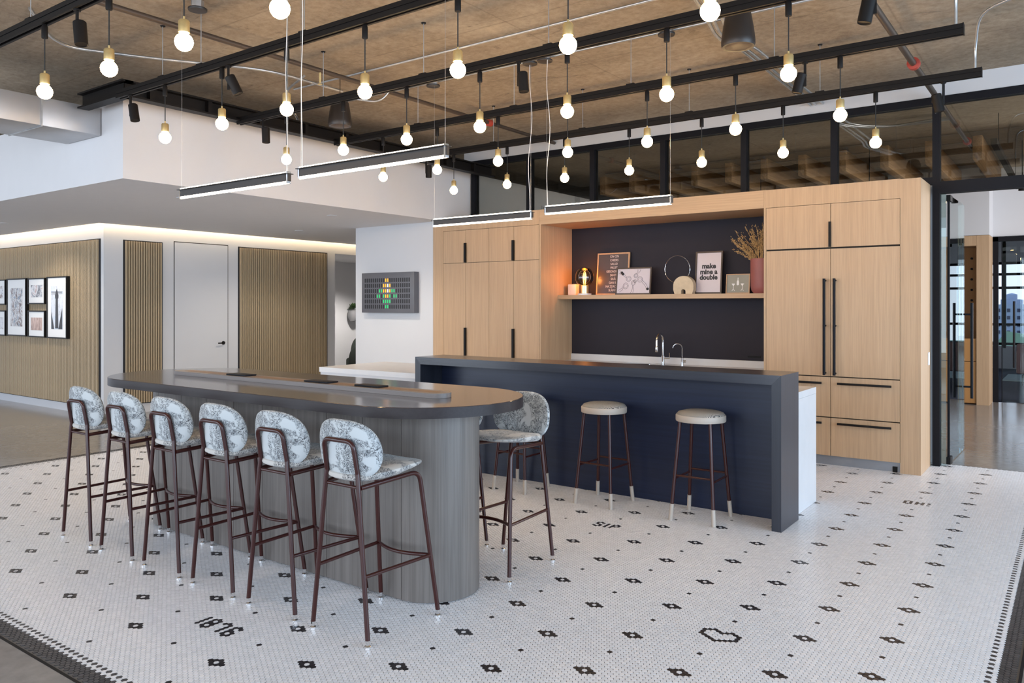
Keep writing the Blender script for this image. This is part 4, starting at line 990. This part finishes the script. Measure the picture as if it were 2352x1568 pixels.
gallery(-13.03, -12.47, 1.056, 1.457, 'lower small framed photograph of brick columns, left of the tower picture', [br, (.45, .28, .22), (.6, .42, .36)], (2.5, 1, .5), 7.7, .17)
gallery(-13.78, -13.10, 1.060, 1.955, 'tall framed photograph of a dark tree against sky', [dk, br, wh, dk, bl], (1.3, 1, .7), 9.2)
gallery(-14.40, -13.84, 1.546, 1.948, 'upper framed photograph cut by the left edge of the photo', [gy, wh, br], (1, 1, 1), 2.2, .17)
gallery(-14.40, -13.84, 1.053, 1.455, 'lower framed photograph cut by the left edge of the photo', [br, wh, gy], (2, 1, .6), 5.2, .17)

# ================================================================ HALL NICHE: planter and chairs
pt = thing('wall_planter', (-12.85, 11.75, 1.20), 'grey wall planter with a small green plant in the hallway', 'planter')
part('pot', MB().lathe([(.001, 1.18), (.07, 1.20), (.115, 1.28), (.12, 1.36), (.10, 1.43), (.08, 1.43), (.09, 1.36)], (-12.78, 11.72, 0), 24), 'potgrey', pt)
lf = MB(); rnd = random.Random(5)
for i in range(60):
    a = rnd.uniform(0, 2*PI); e = rnd.uniform(.3, 1.4); L_ = rnd.uniform(.10, .2); b0 = Vector((-12.78, 11.72, 1.42)); d_ = Vector((math.cos(a)*math.cos(e), math.sin(a)*math.cos(e), math.sin(e)))*L_
    q = b0+d_; s_ = d_.cross(Vector((0, 0, 1))).normalized()*.028; lf.add([b0+d_*.6, q-d_*.2+s_, q, q-d_*.2-s_], [(0, 1, 2, 3)])
part('leaves', lf, 'leaf', pt, kind='stuff', smooth=False)
sf = thing('lounge_chair', (-12.2, 11.3, 0), 'dark green upholstered armchair in the hallway opening', 'chair')
bk = pad_mesh(.45, .42, [(.02, -.10), (.8, -.10), (.97, -.05), (1, 0), (.97, .05), (.8, .10), (.02, .10)], .4, .0)
bk.v = [(-12.45+y, 11.75+x, z+.47) for x, y, z in bk.v]; part('backrest', bk, 'greenfab', sf)
ar_ = pad_mesh(.36, .36, [(.02, -.09), (.8, -.09), (.97, -.05), (1, 0), (.97, .05), (.8, .09), (.02, .09)], .0, .0)
ar_.v = [(-11.95+x, 11.20+y, z+.36) for x, y, z in ar_.v]; part('armrest', ar_, 'greenfab', sf)
part('seat', B(-12.4, -11.7, 11.15, 12.1, .15, .45, c=.05), 'greenfab', sf)
for x, y in ((-12.4, 11.2), (-11.7, 11.2), (-12.4, 12.0), (-11.7, 12.0)): part('leg', MB().tube([(x, y, 0), (x, y, .18)], .015, 8), 'black', sf)

# ================================================================ LOUNGE BEYOND
so = thing('sofa', (.1, 18.0, 0), 'mauve sofa with a rust pillow in the lounge beyond the far door', 'sofa')
part('backrest', B(-1.0, 1.2, 17.9, 18.05, .22, .80, c=.03), 'sofa', so); part('seat', B(-1.0, 1.2, 18.05, 18.75, .2, .42, c=.04), 'sofa', so)
for x in (-.9, 1.1):
    for y in (17.95, 18.65): part('leg', MB().tube([(x, y, 0), (x, y, .2)], .014, 8), 'black', so)
pw = MB().sphere((-.72, 18.28, .60), .19, 18, 12, .9); top('cushion', pw, 'pillow', 'rust coloured cushion propped on the mauve sofa', 'cushion')
rg_ = top('area_rug', B(-1.3, 2.2, 18.8, 20.6, .0, .012), plain('pale_rug', (.55, .66, .62), .95), 'pale green rug under the mauve sofa', 'rug')
ex = MB()
for x, y in ((-.9, 16.0), (-.3, 17.2), (.2, 16.4)): ex.box(x-.9, x+.9, y-.03, y+.03, 2.95, 3.02); ex.box(x-.05, x+.05, y-.9, y+.9, 2.86, 2.93)
for i in range(8): ex.tube([(-1.1+i*.25, 15.6+i*.4, 3.1), (-1.1+i*.25, 15.6+i*.4, 2.75)], .03, 8)
top('ceiling_services', ex, 'black', 'dark exposed ceiling pipes and fixtures in the far lounge', 'ductwork', kind='stuff')
# city outside
cb_ = thing('brick_building', (6.0, 140, -14), 'distant blue-grey brick building with a rooftop water tower', 'building')
part('wall', B(-10.8, 14, 140, 160, -14, 1.75), 'building', cb_); part('penthouse', B(-9.9, -7.4, 141, 150, 1.75, 2.5), 'building', cb_)
wt = part('water_tank', MB().lathe([(.75, 2.5), (.75, 3.3), (.1, 3.5)], (-8.7, 145, 0), 16), 'building', cb_)
for i in range(12):
    for j in range(4): part('window', B(-10.3+i*1.3, -9.9+i*1.3, 139.9, 140.0, .6-j*1.1, 1.1-j*1.1), 'carpet', cb_)
gd = MB(); gd.box(-60, 120, 60, 400, -15, -14); struct('ground', gd, 'greenery')
rnd = random.Random(9)
for i in range(9):
    x = -9+i*4.6+rnd.uniform(-.4, .4); y = 88+rnd.uniform(-6, 6); s_ = rnd.uniform(1.8, 2.1)
    t = thing('distant_tree', (x, y, -14), '%s distant tree from the left below the brick building' % (ORD+['eighth', 'ninth'])[i], 'tree', 'distant trees outside the lounge window')
    cr = MB(); bm = bmesh.new(); bmesh.ops.create_icosphere(bm, subdivisions=2, radius=s_)
    for v in bm.verts: v.co *= rnd.uniform(.85, 1.15)
    cr.add([v.co+Vector((x, y, -2.9)) for v in bm.verts], [[v.index for v in f.verts] for f in bm.faces]); bm.free()
    part('crown', cr, 'greenery', t, smooth=False); part('trunk', MB().tube([(x, y, -14), (x, y, -3)], .25, 6), 'walnut', t)
